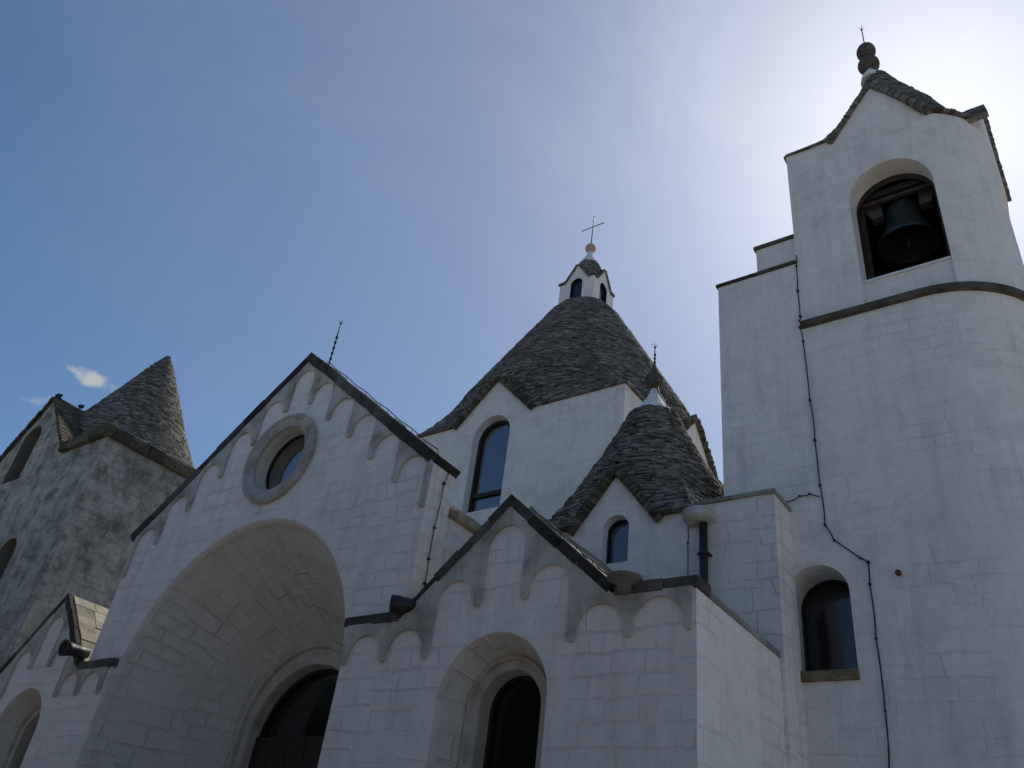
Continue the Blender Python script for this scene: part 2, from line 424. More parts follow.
def colwall(mb, pf, s0, s1, zlo, ztop, holes=(), brk=(), step=.5, uoff=0.0, flip=False):
    """wall standing on the plan curve pf(s), cut in fine columns round its openings"""
    ed = {round(s0, 4), round(s1, 4)} | {round(b, 4) for b in brk if s0 < b < s1}
    for h in holes:
        n = 26; c = (h[0]+h[1])/2; r = (h[1]-h[0])/2
        for k in range(n+1): ed.add(round(c-r*math.cos(PI*k/n), 4))
    ed = sorted(ed); full = []
    for a, b in zip(ed, ed[1:]):
        n = max(1, int(math.ceil((b-a)/step)))
        full += [a+(b-a)*k/n for k in range(n)]
    full.append(ed[-1])
    zf = ztop if callable(ztop) else (lambda s: ztop)
    def quad(a, b, za0, zb0, za1, zb1):
        pa, pb = pf(a), pf(b)
        P = [(pa[0], pa[1], za0), (pb[0], pb[1], zb0), (pb[0], pb[1], zb1), (pa[0], pa[1], za1)]
        U = [(a+uoff, za0), (b+uoff, zb0), (b+uoff, zb1), (a+uoff, za1)]
        if flip: P, U = P[::-1], U[::-1]
        mb.face(P, U)
    for a, b in zip(full, full[1:]):
        m = (a+b)/2; hs = [h for h in holes if h[0]-1e-4 < m < h[1]+1e-4]
        hs.sort(key=lambda h: h[2](m))
        la, lb = zlo, zlo
        for h in hs:
            quad(a, b, la, lb, h[2](a), h[2](b)); la, lb = h[3](a), h[3](b)
        e = 1e-4
        quad(a, b, la, lb, zf(a+e), zf(b-e))
    return full

def planeY(y): return lambda s: (s, y)
def planeX(x): return lambda s: (x, s)

def coping(mb, pts, y0, y1, t, ln=.6, jit=.009, drop=0.0):
    """stones along a polyline in XZ, thickness t measured down from the line"""
    for (xa, za), (xb, zb) in zip(pts, pts[1:]):
        L = math.hypot(xb-xa, zb-za); n = max(1, int(round(L/ln)))
        cuts = [0]+sorted((k+random.uniform(-.2, .2))/n for k in range(1, n))+[1]
        dx, dz = (xb-xa)/L, (zb-za)/L; nx, nz = -dz, dx
        for a, b in zip(cuts, cuts[1:]):
            g = .003/L; a2, b2 = a+g, b-g
            j = random.uniform(-jit, jit); jy = random.uniform(-jit, jit)*1.5; tt = t*random.uniform(.9, 1.08)
            j2 = j+random.uniform(-jit, jit)*.5
            def q(u, h, y): return (xa+dx*L*u+nx*h, y, za+dz*L*u+nz*h)
            mb.hexa([q(a2, j-tt, y0+jy), q(b2, j2-tt, y0+jy), q(b2, j2-tt, y1), q(a2, j-tt, y1),
                     q(a2, j, y0+jy), q(b2, j2, y0+jy), q(b2, j2, y1), q(a2, j, y1)])

def lombard(mb, pend, tops, ytop, y, yw, stem=.15, ext=0.0):
    """corbel table: pend = [(x, z)] hanging ends, tops = [z] of the arch between them.
    ytop(x): upper limit. Front at y, wall face at yw."""
    low = []
    hs = stem/2
    for i, (x, z) in enumerate(pend):
        xl, xr = x-hs, x+hs
        if i == 0: xl = x-hs*.6
        if i == len(pend)-1: xr = x+hs*.6
        if i > 0: low.append((xl, z+.05))
        else: low.append((xl, z+.02))
        low.append((xl+.03, z)); low.append((xr-.03, z)); low.append((xr, z+.05))
        if i < len(pend)-1:
            x2 = pend[i+1][0]-hs; c = (xr+x2)/2; r = (x2-xr)/2; zs = tops[i]-r
            n = 18
            for k in range(n+1):
                a = PI*k/n; low.append((c-r*math.cos(a), zs+r*math.sin(a)*1.0))
    # front sheet
    for (xa, za), (xb, zb) in zip(low, low[1:]):
        if abs(xb-xa) > 1e-5:
            mb.face([(xa, y, za), (xb, y, zb), (xb, y, ytop(xb)), (xa, y, ytop(xa))])
        mb.face([(xa, y, za), (xa, yw, za), (xb, yw, zb), (xb, y, zb)])
    for x, z, s in ((low[0][0], low[0][1], 1), (low[-1][0], low[-1][1], -1)):
        P = [(x, y, z), (x, y, ytop(x)), (x, yw, ytop(x)), (x, yw, z)]
        mb.face(P if s > 0 else P[::-1])

# ---- dry-stone roof ------------------------------------------------------
def stone_course(mb, P, N, z, h, ln, depth, jit):
    pass
def trullo_roof(mb, cx, cy, hx, hy, z0, zb, z1, rc, over=.12, h=.085, ln=(.22, .5), depth=.22, gables=(), planR=None, jit=.02, gdep=.9, pexp=.65):
    """courses of thin slabs: rectangular plan at the eave z0 turning into a circle by zb, up to z1"""
    def Rr(ph, z):
        c, s = math.cos(ph), math.sin(ph)
        if planR: rs = planR(ph)+over
        else: rs = min((hx+over)/max(abs(c), 1e-6), (hy+over)/max(abs(s), 1e-6))
        r = rc(z)
        if z >= zb: return r
        t = ((z-z0)/(zb-z0))**pexp
        return rs*(1-t)+rc(zb)*t
    def skip(ph, z, R_):
        x, y = R_*math.cos(ph), R_*math.sin(ph)
        for (ax, sg, c0, hw, za, dist) in gables:
            # ax 'y': front face at y = sg*dist, gable centred at x = c0
            a, d = (x, y*sg) if ax == 'y' else (y, x*sg)
            if d > dist-gdep and abs(a-c0) < hw*max(0, (za+.1-z)/(za-z0))+.02: return True
        return False
    z = z0; k = 0
    while z < z1:
        hh = h*random.uniform(.75, 1.25)
        ph = random.uniform(0, .3); end = ph+2*PI
        jr = random.uniform(-.008, .012)
        while ph < end-.001:
            R_ = max(.05, Rr(ph, z))
            # arc length per angle on this outline
            dl = random.uniform(*ln)*min(1, .35+R_/2)
            e = 1e-3; R2 = max(.05, Rr(ph+e, z))
            spd = math.hypot(R_, (R2-R_)/e)
            dph = min(dl/spd, end-ph, .6)
            if end-ph-dph < .35*dph: dph = end-ph
            pm = ph+dph/2
            if not skip(pm, z, Rr(pm, z)):
                j = jr+random.uniform(-jit, jit); jz = random.uniform(-.006, .006)
                tl = random.uniform(-.012, .012)
                c = []
                for zz, sh in ((z+jz, .0), (z+hh*.97+jz, -.012)):
                    for pp, inner in ((ph+.02*dph, 1), (ph+dph*.98, 1), (ph+dph*.98, 0), (ph+.02*dph, 0)):
                        ro = Rr(pp, z)+j+sh
                        if inner: r_ = max(.02, ro-depth)
                        else: r_ = ro
                        c.append((cx+r_*math.cos(pp), cy+r_*math.sin(pp), zz+(tl if not inner else 0)))
                mb.hexa(c)
            ph += dph
        z += hh
    # solid core under the slabs
    n = 64; prev = None; zz = z0+.02
    levels = [z0+.02+(z1-z0-.02)*i/26 for i in range(27)]
    rings = []
    for L in levels:
        ring = []
        for q in range(n):
            a = 2*PI*q/n; rr = max(.02, Rr(a, L)-.07)
            if skip(a, L, rr+.05): rr -= .5
            ring.append((cx+rr*math.cos(a), cy+rr*math.sin(a), L))
        rings.append(ring)
    for A, B in zip(rings, rings[1:]): mb.loft(A, B, closed=True)
    mb.face(rings[0][::-1]); mb.face(rings[-1])

def gable_roof(mb, ax, sg, front, c0, hw, ze, za, back, over=.14, t=.2, h=.08, ln=(.2, .4), ext=.0, jit=.015):
    """two slopes of slabs over a gable. front = coordinate of the wall plane, ax 'y' or 'x'."""
    L = math.hypot(hw, za-ze)
    for side in (-1, 1):
        dx, dz = side*hw/L, -(za-ze)/L        # down the slope
        nx, nz = -dz*side, dx*side            # outward normal
        nx, nz = side*(za-ze)/L, hw/L
        d = 0.0
        ext_ = ext if not isinstance(ext, tuple) else ext[0 if side < 0 else 1]
        while d < L+ext_:
            dd = h*random.uniform(.85, 1.2)/max(.35, (za-ze)/L)
            dd = min(dd, L+ext_-d)
            if dd < .02: break
            b = -over; total = back
            while b < total:
                l = random.uniform(*ln)
                if total-b-l < .12: l = total-b
                j = random.uniform(-jit, jit)
                fj = random.uniform(-jit, jit)*1.2 if b == -over else 0
                c = []
                for hgt in (0, t+j):
                    for (bb, d2) in ((b+.006+fj, d), (b+l-.006, d), (b+l-.006, d+dd*.97), (b+.006+fj, d+dd*.97)):
                        a_ = c0+dx*d2+nx*hgt; z_ = za+dz*d2+nz*hgt
                        f_ = front-sg*(-bb) if False else front-sg*bb
                        c.append((a_, f_, z_) if ax == 'y' else (f_, a_, z_))
                mb.hexa(c)
                b += l
            d += dd

def disc(mb, pts, uv=None):
    mb.face(pts)

# =================================================================== SETTING
g = MB(); g.face([(-400, -400, 0), (400, -400, 0), (400, 400, 0), (-400, 400, 0)])
gm, nt, lk, bs = new_mat('limestone_paving')
pos = add(nt, "ShaderNodeNewGeometry")
b = add(nt, "ShaderNodeTexBrick", Scale=1.6); lk.new(pos.outputs['Position'], b.inputs['Vector'])
b.inputs['Color1'].default_value = (.38, .33, .27, 1); b.inputs['Color2'].default_value = (.48, .42, .34, 1); b.inputs['Mortar'].default_value = (.15, .14, .13, 1)
lk.new(b.outputs['Color'], bs.inputs['Base Color']); bs.inputs['Roughness'].default_value = .8
structure(g.build('ground', gm))

# =================================================================== CENTRAL FACADE
FX, FY = -14.42, 10.0
FL, FR = -19.2, -9.72
fac = thing('church_facade', 'tall white central church facade with steep gable, round window and huge recessed arch', 'church facade', (FX, FY, 0))
slope = .812; AZ = 12.93
def fac_top(s): return AZ-.22-slope*abs(s-FX)
fw = MB()
holes = [hole_arch(FX-.05, 3.5, 5.0, 0), hole_round(FX, .80, 9.99)]
colwall(fw, planeY(FY), FL, FR, 0, fac_top, holes, brk=[FX])
# sides, back and top of the thick front wall
SB = 10.65
for x, fl in ((FR, False), (FL, True)):
    colwall(fw, planeX(x), FY, SB, 0, fac_top(x), flip=fl)
colwall(fw, planeY(SB), FL, FR, 8.3, fac_top, brk=[FX], flip=True)
fw.build('wall', M['white'], fac)
# splayed vault, rounded at its outer edge
sp = MB()
prof = [(3.5, 5.0, 10.0), (3.46, 5.0, 10.02), (3.41, 5.0, 10.08), (3.37, 4.99, 10.2), (2.75, 4.95, 11.3), (2.12, 4.9, 12.41)]
ar = [arch(FX-.05*(1-i/6), r, zs, 0, y, n=44) for i, (r, zs, y) in enumerate(prof)]
u = 0
for A, B in zip(ar, ar[1:]):
    sp.loft(A, B, smooth=True, uvf=u, flip=True); u += (Vector(B[5])-Vector(A[5])).length
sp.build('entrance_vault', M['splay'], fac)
# moulded surround of the door arch
dr = MB()
ringp = [(2.13, 12.4), (1.98, 12.4), (1.96, 12.33), (1.90, 12.30), (1.84, 12.33), (1.82, 12.42), (1.66, 12.42), (1.64, 12.46), (1.62, 12.8)]
ar = [arch(FX, r, 4.9 if r > 2.1 else (4.66 if r > 1.7 else 4.50), 0, y, n=40) for r, y in ringp]
for A, B in zip(ar, ar[1:]): dr.loft(A, B, flip=True)
dr.build('door_surround', M['frame'], fac)
door = MB(); door.box(FX-1.64, FX+1.64, 12.66, 12.8, 0, 4.72)
for x in (-1.1, -.55, 0, .55, 1.1): door.box(FX+x-.02, FX+x+.02, 12.648, 12.659, 0, 4.5)
dpart = door.build('entrance_door', M['wood'], fac)
dg = MB(); A = arch(FX, 1.66, 4.50, 4.50, 12.79, n=40); dg.face([p for p in A if p[2] >= 4.50][::-1])
dg.build('fanlight', M['doorglass'], fac)
fr = MB(); A = arch(FX, 1.62, 4.50, 4.50, 12.70, n=40); B = arch(FX, 1.55, 4.50, 4.50, 12.70, n=40); fr.loft(A, B); C = arch(FX, 1.55, 4.50, 4.50, 12.78, n=40); fr.loft(B, C)
fr.build('fanlight_frame', M['wood'], fac)
# corbel table
pend = [(-19.14, 7.74), (-18.27, 8.48), (-17.40, 9.19), (-16.53, 9.91), (-15.64, 10.60), (-14.79, 11.30), (-13.95, 11.32), (-13.13, 10.68), (-12.29, 10.03), (-11.46, 9.33), (-10.62, 8.65), (-9.78, 7.98)]
tops = [8.94, 9.66, 10.36, 11.05, 11.72, 12.38, 11.79, 11.13, 10.48, 9.80, 9.13]
lb = MB(); lombard(lb, pend, tops, lambda x: fac_top(x)+.02, 9.945, 10.0)
lb.build('corbel_table', M['band'], fac)
cp = MB(); coping(cp, [(-19.42, AZ-slope*5.0), (FX, AZ), (-9.66, AZ-slope*4.76)], 9.92, 10.06, .22, ln=.85)
cp.build('coping', M['coping'], fac, bevel=.012)
cp = MB(); gable_roof(cp, 'y', -1, 10.065, FX, 4.7, AZ-.23-slope*4.7, AZ-.23, .64, over=0, t=.17, h=.22, ln=(.3, .6), jit=.018)
cp.build('top_slabs', M['coping'], fac)
# rose window
rw = MB()
pr = [(.79, 10.0), (.80, 9.93), (.86, 9.90), (1.0, 9.89), (1.02, 9.86), (1.08, 9.86), (1.12, 9.90), (1.12, 10.001)]
def circ(r, y, cx=FX, cz=9.99, n=56): return [(cx+r*math.cos(2*PI*k/n), y, cz+r*math.sin(2*PI*k/n)) for k in range(n)]
for (r1, y1), (r2, y2) in zip(pr, pr[1:]): rw.loft(circ(r1, y1), circ(r2, y2), closed=True)
rose = rw.build('round_window', M['ring'], fac)
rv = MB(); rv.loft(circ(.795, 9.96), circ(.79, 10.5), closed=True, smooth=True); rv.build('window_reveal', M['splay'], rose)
rg = MB(); rg.face(circ(.79, 10.34)); rg.build('pane', M['glass'], rose)
rf = MB(); rf.loft(circ(.785, 10.30), circ(.76, 10.30), closed=True); rf.loft(circ(.76, 10.30), circ(.76, 10.336), closed=True); rf.build('window_frame', M['metal'], rose)

# =================================================================== NAVE behind the facade
nav = thing('nave', 'white nave wall with a mossy slab eave running back behind the tall facade', 'church nave', (FX, 13.5, 0))
nw = MB()
colwall(nw, planeX(-9.82), SB+.004, 17.05, 0, 8.15)
nw.build('wall', M['white'], nav)
nw = MB(); colwall(nw, planeX(-19.1), SB+.004, 17.05, 0, 8.15, flip=True); nw.build('wall', M['white'], nav)
ne = MB()
y = 10.72
while y < 16.9:
    l = random.uniform(.16, .32); j = random.uniform(-.03, .03)
    ne.hexa([(-9.95, y, 8.14+j), (-9.68+j, y, 8.14), (-9.68+j, y+l-.01, 8.14), (-9.95, y+l-.01, 8.14), (-9.95, y, 8.44), (-9.66+j, y, 8.30+j), (-9.66+j, y+l-.01, 8.30), (-9.95, y+l-.01, 8.44)])
    y += l
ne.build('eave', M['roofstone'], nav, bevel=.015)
nr = MB()
gable_roof(nr, 'y', -1, 10.72, FX, 4.62, 8.25, 11.3, 6.3, over=.0, t=.12, h=.22, ln=(.4, .8))
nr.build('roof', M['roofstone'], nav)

# =================================================================== SIDE PORTALS
def portal(name, label, X0, L, Rr_, zf, za, run, pend, tops, cz, right_end, spr, body_back=13.07, t=.17, copend=None):
    t_ = thing(name, label, 'church portal', (X0, 9.93, 0))
    PY = 9.93
    k = (za-zf)/run
    def line(s): return za-k*abs(s-X0) if abs(s-X0) < run else zf
    def top(s): return line(s)-t-.03*0
    wl_ = MB()
    cx = X0+.02
    colwall(wl_, planeY(PY), L, Rr_, 0, top, [hole_arch(cx, 1.0, cz, 0)], brk=[X0, X0-run, X0+run])
    colwall(wl_, planeX(Rr_), PY, body_back, 0, zf-t+.02*0)
    colwall(wl_, planeX(L), PY, body_back, 0, zf-t, flip=True)
    wl_.build('wall', M['white'], t_)
    fl = MB(); fl.box(L+.01, Rr_-.01, PY+.3, body_back-.004, zf-t-.12, zf-t-.01); fl.build('flat_roof', M['light_coping'], t_)
    # splayed opening
    s_ = MB(); pf = [(1.0, cz, 9.93), (.985, cz, 9.94), (.965, cz, 9.98), (.80, cz+.01, 10.42)]
    ar = [arch(cx, r, z_, 0, y_, n=32) for r, z_, y_ in pf]; u = 0
    for A, B in zip(ar, ar[1:]): s_.loft(A, B, smooth=True, uvf=u, flip=True); u += .3
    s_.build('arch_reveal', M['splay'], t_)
    d_ = MB(); rp = [(.80, 10.42), (.755, 10.42), (.745, 10.37), (.70, 10.36), (.69, 10.43), (.575, 10.43), (.56, 10.45), (.54, 10.78)]
    ar = [arch(cx, r, cz+.02, 0, y_, n=32) for r, y_ in rp]
    for A, B in zip(ar, ar[1:]): d_.loft(A, B, flip=True)
    d_.build('door_surround', M['frame'], t_)
    g_ = MB(); g_.face(arch(cx, .55, cz+.02, 0, 10.77, n=32)[::-1]); g_.build('door_glass', M['doorglass'], t_)
    f_ = MB(); A = arch(cx, .545, cz+.02, 0, 10.70, n=32); B = arch(cx, .49, cz+.02, 0, 10.70, n=32); C = arch(cx, .49, cz+.02, 0, 10.768, n=32)
    f_.loft(A, B); f_.loft(B, C); f_.build('door_frame', M['wood'], t_)
    b_ = MB(); lombard(b_, pend, tops, lambda x: top(x)+.02, 9.875, 9.93); b_.build('corbel_table', M['band'], t_)
    c_ = MB(); coping(c_, [(X0-run, zf), (X0, za), (X0+run, zf)], 9.865, 9.99, t, ln=.7); coping(c_, [(L-.1, zf), (X0-run, zf)], 9.865, 10.32, t, ln=.7); coping(c_, [(X0+run, zf), (Rr_+.05, zf)], 9.865, 10.32, t, ln=.7)
    c_.build('coping', M['coping'], t_, bevel=.015)
    r_ = MB(); gable_roof(r_, 'y', -1, 9.995, X0, run, zf-.15, za-.15, body_back-9.995, over=0, t=.12, h=.22, ln=(.35, .7), jit=.014)
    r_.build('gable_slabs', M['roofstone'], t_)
    e_ = MB(); yy = 10.335
    while yy < body_back-.05:
        l = min(random.uniform(.5, .8), body_back-.01-yy)
        e_.hexa([(Rr_-.3, yy, zf-t), (Rr_+.03, yy, zf-t), (Rr_+.03, yy+l-.01, zf-t), (Rr_-.3, yy+l-.01, zf-t), (Rr_-.3, yy, zf-.03), (Rr_+.01, yy, zf-.06), (Rr_+.01, yy+l-.01, zf-.06), (Rr_-.3, yy+l-.01, zf-.03)])
        yy += l
    e_.build('side_coping', M['light_coping'], t_, bevel=.012)
    return t_
rp_x = [-10.84, -9.93, -9.02, -8.11, -7.21, -6.33, -5.42, -4.52]
portal('side_portal', 'white gabled side portal right of the huge central arch, arched glass door in deep reveal', -7.68, -10.90, -4.44, 6.0, 7.80, 2.02,
       list(zip(rp_x, [5.18, 5.18, 5.18, 5.93, 5.95, 5.24, 5.24, 5.27])), [5.65, 5.67, 6.40, 7.24, 6.45, 5.75, 5.76], 4.50, None, None)
lp_x = [-24.20, -23.34, -22.47, -21.61, -20.74, -19.89, -19.04, -18.16]
portal('side_portal', 'low white gabled portal at the bottom left corner with a sunlit slab roof', -21.20, -24.35, -18.0, 5.75, 7.58, 1.85,
       list(zip(lp_x, [5.0, 5.0, 5.02, 5.71, 5.72, 5.0, 5.0, 5.0])), [5.48, 5.5, 6.18, 6.97, 6.18, 5.52, 5.49], 4.27, None, None)

# water spouts at the valleys of the portals
def spout(x, z, label, ln=.5, tilt=-.10, flare=.19, cat='rain spout', az=0.0):
    o = MB(); ax = Vector((math.sin(az), -math.cos(az), tilt)).normalized()
    prof = [(.12, -.1), (.125, ln*.3), (.15, ln*.7), (flare, ln), (flare-.03, ln), (.11, ln*.72), (.08, ln*.2)]
    o.lathe(prof, c=(x, 9.92, z), n=22, axis=ax)
    return tag(o.build('rain_spout', M['pipe']), label, cat, 'rain spouts at the portal valleys')
spout(-9.50, 6.08, 'dark flared rain spout at the left valley of the right portal, mouth against the facade', ln=.36, flare=.15, az=-.7)
bo = MB(); bo.lathe([(.07, 5.80), (.10, 5.85), (.10, 5.92), (.21, 5.97), (.25, 5.99), (.25, 6.03), (.20, 6.04), (.08, 6.0)], c=(-5.43, 9.76, 0), n=26)
tag(bo.build('rain_bowl', M['reveal']), 'dark round stone bowl at the right valley of the portal, under the tiny arched window', 'rain bowl')
spout(-19.42, 5.98, 'dark rain spout with sunlit rim below the sunlit slab roof', ln=.5, flare=.19)

# =================================================================== SMALL TRULLO CHAPEL (right aisle)
TX, TY, TH = -7.56, 14.60, 1.52
tru = thing('small_trullo', 'small dark slab cone with white cap and pointed gable over a tiny arched window', 'trullo roof', (TX, TY, 0))
tw = MB(); F13 = 13.07
def ttop(s): return 8.64+max(0, (9.70-8.64)*(1-abs(s-TX)/.83))
tc_ = -7.52
colwall(tw, planeY(F13), -9.10, -5.98, 5.0, ttop, [hole_arch(tc_, .29, 8.54, 7.83)], brk=[TX, TX-.83, TX+.83])
colwall(tw, planeX(-5.98), F13, 16.12, 5.0, 8.64); colwall(tw, planeX(-9.10), F13, 16.12, 5.0, 8.64, flip=True)
colwall(tw, planeY(16.12), -9.10, -5.98, 5.0, 8.64, flip=True)
tw.build('wall', M['smooth'], tru)
tv = MB(); tv.loft(arch(tc_, .29, 8.54, 7.83, F13), arch(tc_, .28, 8.53, 7.83, F13+.25), smooth=True, flip=True)
tv.face([(tc_-.29, F13, 7.83), (tc_+.29, F13, 7.83), (tc_+.28, F13+.25, 7.83), (tc_-.28, F13+.25, 7.83)])
win = tv.build('arched_window', M['limecap'], tru)
x_ = MB(); x_.face(arch(tc_, .29, 8.53, 7.82, F13+.24)[::-1]); x_.build('pane', M['dullglass2'], win)
x_ = MB(); A = arch(tc_, .282, 8.53, 7.83, F13+.19); B = arch(tc_, .245, 8.53, 7.83, F13+.19); x_.loft(A, B); x_.loft(B, arch(tc_, .245, 8.53, 7.83, F13+.235)); x_.build('window_frame', M['metal'], win)
def interp(tab):
    def f(z):
        if z <= tab[0][0]: return tab[0][1]
        for (a, ra), (b_, rb) in zip(tab, tab[1:]):
            if z <= b_: return ra+(rb-ra)*(z-a)/(b_-a)
        return tab[-1][1]
    return f
tr = MB()
trullo_roof(tr, TX, TY, 1.55, 1.55, 8.66, 10.0, 11.95, interp([(8.66, 2.0), (10.0, 1.52), (10.8, 1.10), (11.4, .81), (11.95, .58)]), over=.20, h=.043, ln=(.09, .24), depth=.2,
            gables=[('y', -1, 0, .86, 9.62, 1.53)], jit=.018, pexp=.85)
tr.build('roof', M['slab'], tru)
tg = MB(); gable_roof(tg, 'y', -1, F13, TX, .86, 8.60, 9.73, 1.1, over=.13, t=.17, h=.045, ln=(.12, .26), ext=.12, jit=.012)
tg.build('gable_slabs', M['slab_moss'], tru)
x_ = MB(); x_.lathe([(.60, 11.86), (.56, 11.96), (.36, 12.2), (.18, 12.48), (.09, 12.66), (.07, 12.85)], c=(TX, TY, 0), n=28); x_.build('white_cap', M['limecap'], tru)
x_ = MB(); x_.lathe([(.08, 12.76), (.16, 12.80), (.215, 12.92), (.225, 13.03), (.21, 13.09), (.20, 13.11), (.13, 13.22), (.06, 13.34), (.03, 13.50)], c=(TX, TY, 0), n=28); x_.build('finial', M['ball'], tru)

def rod(name, label, x, y, z0, z1, r=.014, lean=(0, 0), prongs=5, knots=3):
    o = MB(); L = z1-z0
    o.tube([(x+lean[0]*t*L, y+lean[1]*t*L, z0+L*t) for t in (0, .5, 1)], r)
    for k in range(knots):
        t = .2+.6*k/max(1, knots); o.lathe([(r*1.9, -.02), (r*1.9, .02)], c=(x+lean[0]*t*L, y+lean[1]*t*L, z0+t*L), n=8)
    X, Y_, Z_ = x+lean[0]*L, y+lean[1]*L, z1
    o.lathe([(.01, -.03), (.028, -.01), (.028, .02), (.01, .03)], c=(X, Y_, Z_), n=8)
    for k in range(prongs):
        a = 2*PI*k/prongs; o.tube([(X, Y_, Z_), (X+.09*math.cos(a), Y_+.09*math.sin(a), Z_+.10)], .004, n=5)
    o.tube([(X, Y_, Z_), (X, Y_, Z_+.13)], .005, n=5)
    return tag(o.build('lightning_rod', M['metal']), label, 'lightning rod')
rod('r', 'thin lightning rod with tiny prongs on top of the small trullo finial', TX, TY, 13.45, 14.0, r=.016)
rod('r', 'thin dark lightning rod standing on the apex of the central facade gable', -13.97, 10.2, 12.5, 13.84, r=.017, knots=5)
rod('r', 'thin lightning rod above the two stone balls of the bell tower', -1.88, 15.65, 23.2, 24.12, r=.016, knots=1)

# =================================================================== WHITE BLOCK between trullo and tower
blk = thing('wall_block', 'plain white ashlar wall block with thin stone coping between small trullo and bell tower', 'wall', (-5.2, 13.4, 0))
bw_ = MB()
colwall(bw_, planeY(F13-.004), -5.975, -4.37, 0, 8.72); colwall(bw_, planeX(-4.37), F13-.004, 13.9, 0, 8.72); 
bw_.face([(-5.975, F13, 8.72), (-4.37, F13, 8.72), (-4.37, 13.9, 8.72), (-5.975, 13.9, 8.72)])
colwall(bw_, planeX(-5.975), F13, 13.9, 8.6, 8.72, flip=True)
bw_.build('wall', M['white'], blk)
x_ = MB(); coping(x_, [(-6.0, 8.80), (-4.33, 8.80)], F13-.05, 13.87, .08, ln=.9, jit=.006); x_.build('coping', M['light_coping'], blk, bevel=.01)
# white collar of the gutter, down pipe, cable
hop = MB(); hop.lathe([(.18, 8.27), (.28, 8.32), (.30, 8.35), (.305, 8.36), (.305, 8.49), (.30, 8.50), (.05, 8.52)], c=(-5.72, 12.96, .03), n=30, smooth=False)
tag(hop.build('gutter_collar', M['collar']), 'round white stone gutter collar under the trullo eave above the dark down pipe', 'gutter outlet')
x_ = MB(); x_.tube([(-5.64, 12.93, z) for z in (5.8, 7.0, 8.28)], .075, n=14)
for z in (6.6, 7.7): x_.lathe([(.092, -.02), (.092, .02)], c=(-5.64, 12.93, z), n=14); x_.box(-5.75, -5.53, 12.9, 13.06, z-.015, z+.015)
tag(x_.build('drain_pipe', M['pipe']), 'dark vertical down pipe below the white gutter collar', 'drain pipe')

def cable(label, pts, r=.011, clips=True):
    o = MB()
    # sag a little between clips
    P = [Vector(p) for p in pts]; out = []
    for a, b_ in zip(P, P[1:]):
        for k in range(4):
            t = k/4; q = a.lerp(b_, t); s = math.sin(PI*t)*.012*(1+.8*math.sin(a.z*3))
            out.append(q+Vector((s, 0, -s)))
    out.append(P[-1]); o.tube(out, r, n=6)
    if clips:
        for p in P[1:-1]:
            k_ = random.uniform(.6, 1.15); o.box(p[0]-.022*k_, p[0]+.022*k_, p[1]-.022, p[1]+.035, p[2]-.020*k_, p[2]+.014*k_)
    return tag(o.build('cable', M['cable']), label, 'cable')
cable('short thin cable on the white wall left of the drain pipe', [(-5.97-.02, 13.04, 8.34), (-5.99, 13.04, 8.0), (-5.99, 13.04, 6.3)], r=.008)
cable('thin dark cable down the side of the tall central facade', [(-9.69, 10.42, 8.95), (-9.69, 10.35, 8.62), (-9.69, 10.31, 7.7), (-9.69, 10.31, 7.1), (-9.69, 10.32, 6.65), (-9.69, 10.33, 6.3)], r=.010)

# =================================================================== CROSSING DOME
DX, DY, DH = FX, 21.74, 4.67
dome = thing('crossing_dome', 'large grey slab dome on a square white drum, with a small lantern on top', 'dome', (DX, DY, 0))
dw = MB(); Z0 = 15.12; ZA = 16.55; GH = 1.38
def dtop(c): return lambda s: Z0+max(0, (ZA-Z0)*(1-abs(s-c)/GH))
yF, yB, xL, xR = DY-DH, DY+DH, DX-DH, DX+DH
wc = -14.38
colwall(dw, planeY(yF), xL, xR, 8, dtop(DX), [hole_arch(wc, .70, 14.52, 11.95)], brk=[DX, DX-GH, DX+GH])
colwall(dw, planeX(xR), yF, yB, 8, dtop(DY), [hole_arch(DY, .70, 14.52, 11.95)], brk=[DY, DY-GH, DY+GH])
colwall(dw, planeX(xL), yF, yB, 8, dtop(DY), brk=[DY, DY-GH, DY+GH], flip=True)
colwall(dw, planeY(yB), xL, xR, 8, dtop(DX), brk=[DX, DX-GH, DX+GH], flip=True)
dw.build('drum_wall', M['smooth'], dome)
def big_window(front, axis):
    def mp_(A, d): return [(p[0], front+d, p[2]) for p in A] if axis == 'y' else [(front-d, DY+(p[0]-wc), p[2]) for p in A]
    fl = axis == 'y'
    v = MB(); v.loft(mp_(arch(wc, .70, 14.52, 11.95, 0), 0), mp_(arch(wc, .66, 14.50, 11.95, 0), .34), smooth=True, flip=fl)
    A = mp_([(wc-.70, 0, 11.95), (wc+.70, 0, 11.95)], 0)+mp_([(wc+.66, 0, 11.95), (wc-.66, 0, 11.95)], .34); v.face(A)
    w_ = v.build('arched_window', M['limecap'], dome)
    p = MB(); A = mp_(arch(wc, .68, 14.50, 11.93, 0), .33); p.face(A[::-1]); p.build('pane', M['glass'], w_)
    f = MB()
    A, B, C = mp_(arch(wc, .665, 14.50, 11.95, 0), .24), mp_(arch(wc, .575, 14.50, 11.95, 0), .24), mp_(arch(wc, .575, 14.50, 11.95, 0), .328)
    f.loft(A, B, flip=not fl); f.loft(B, C, flip=not fl)
    def bar(x0, x1, z0, z1, d0=.25, d1=.327):
        q = mp_([(x0, 0, z0), (x1, 0, z1)], d0)+mp_([(x0, 0, z0), (x1, 0, z1)], d1)
        xs = [t[0] for t in q]; ys = [t[1] for t in q]; f.box(min(xs), max(xs), min(ys), max(ys), z0, z1)
    bar(wc-.57, wc+.57, 12.55, 12.68); bar(wc-.57, wc+.57, 11.96, 12.04)
    f.build('window_frame', M['wood'], w_)
big_window(yF, 'y'); big_window(xR, 'x')
dr_ = MB()
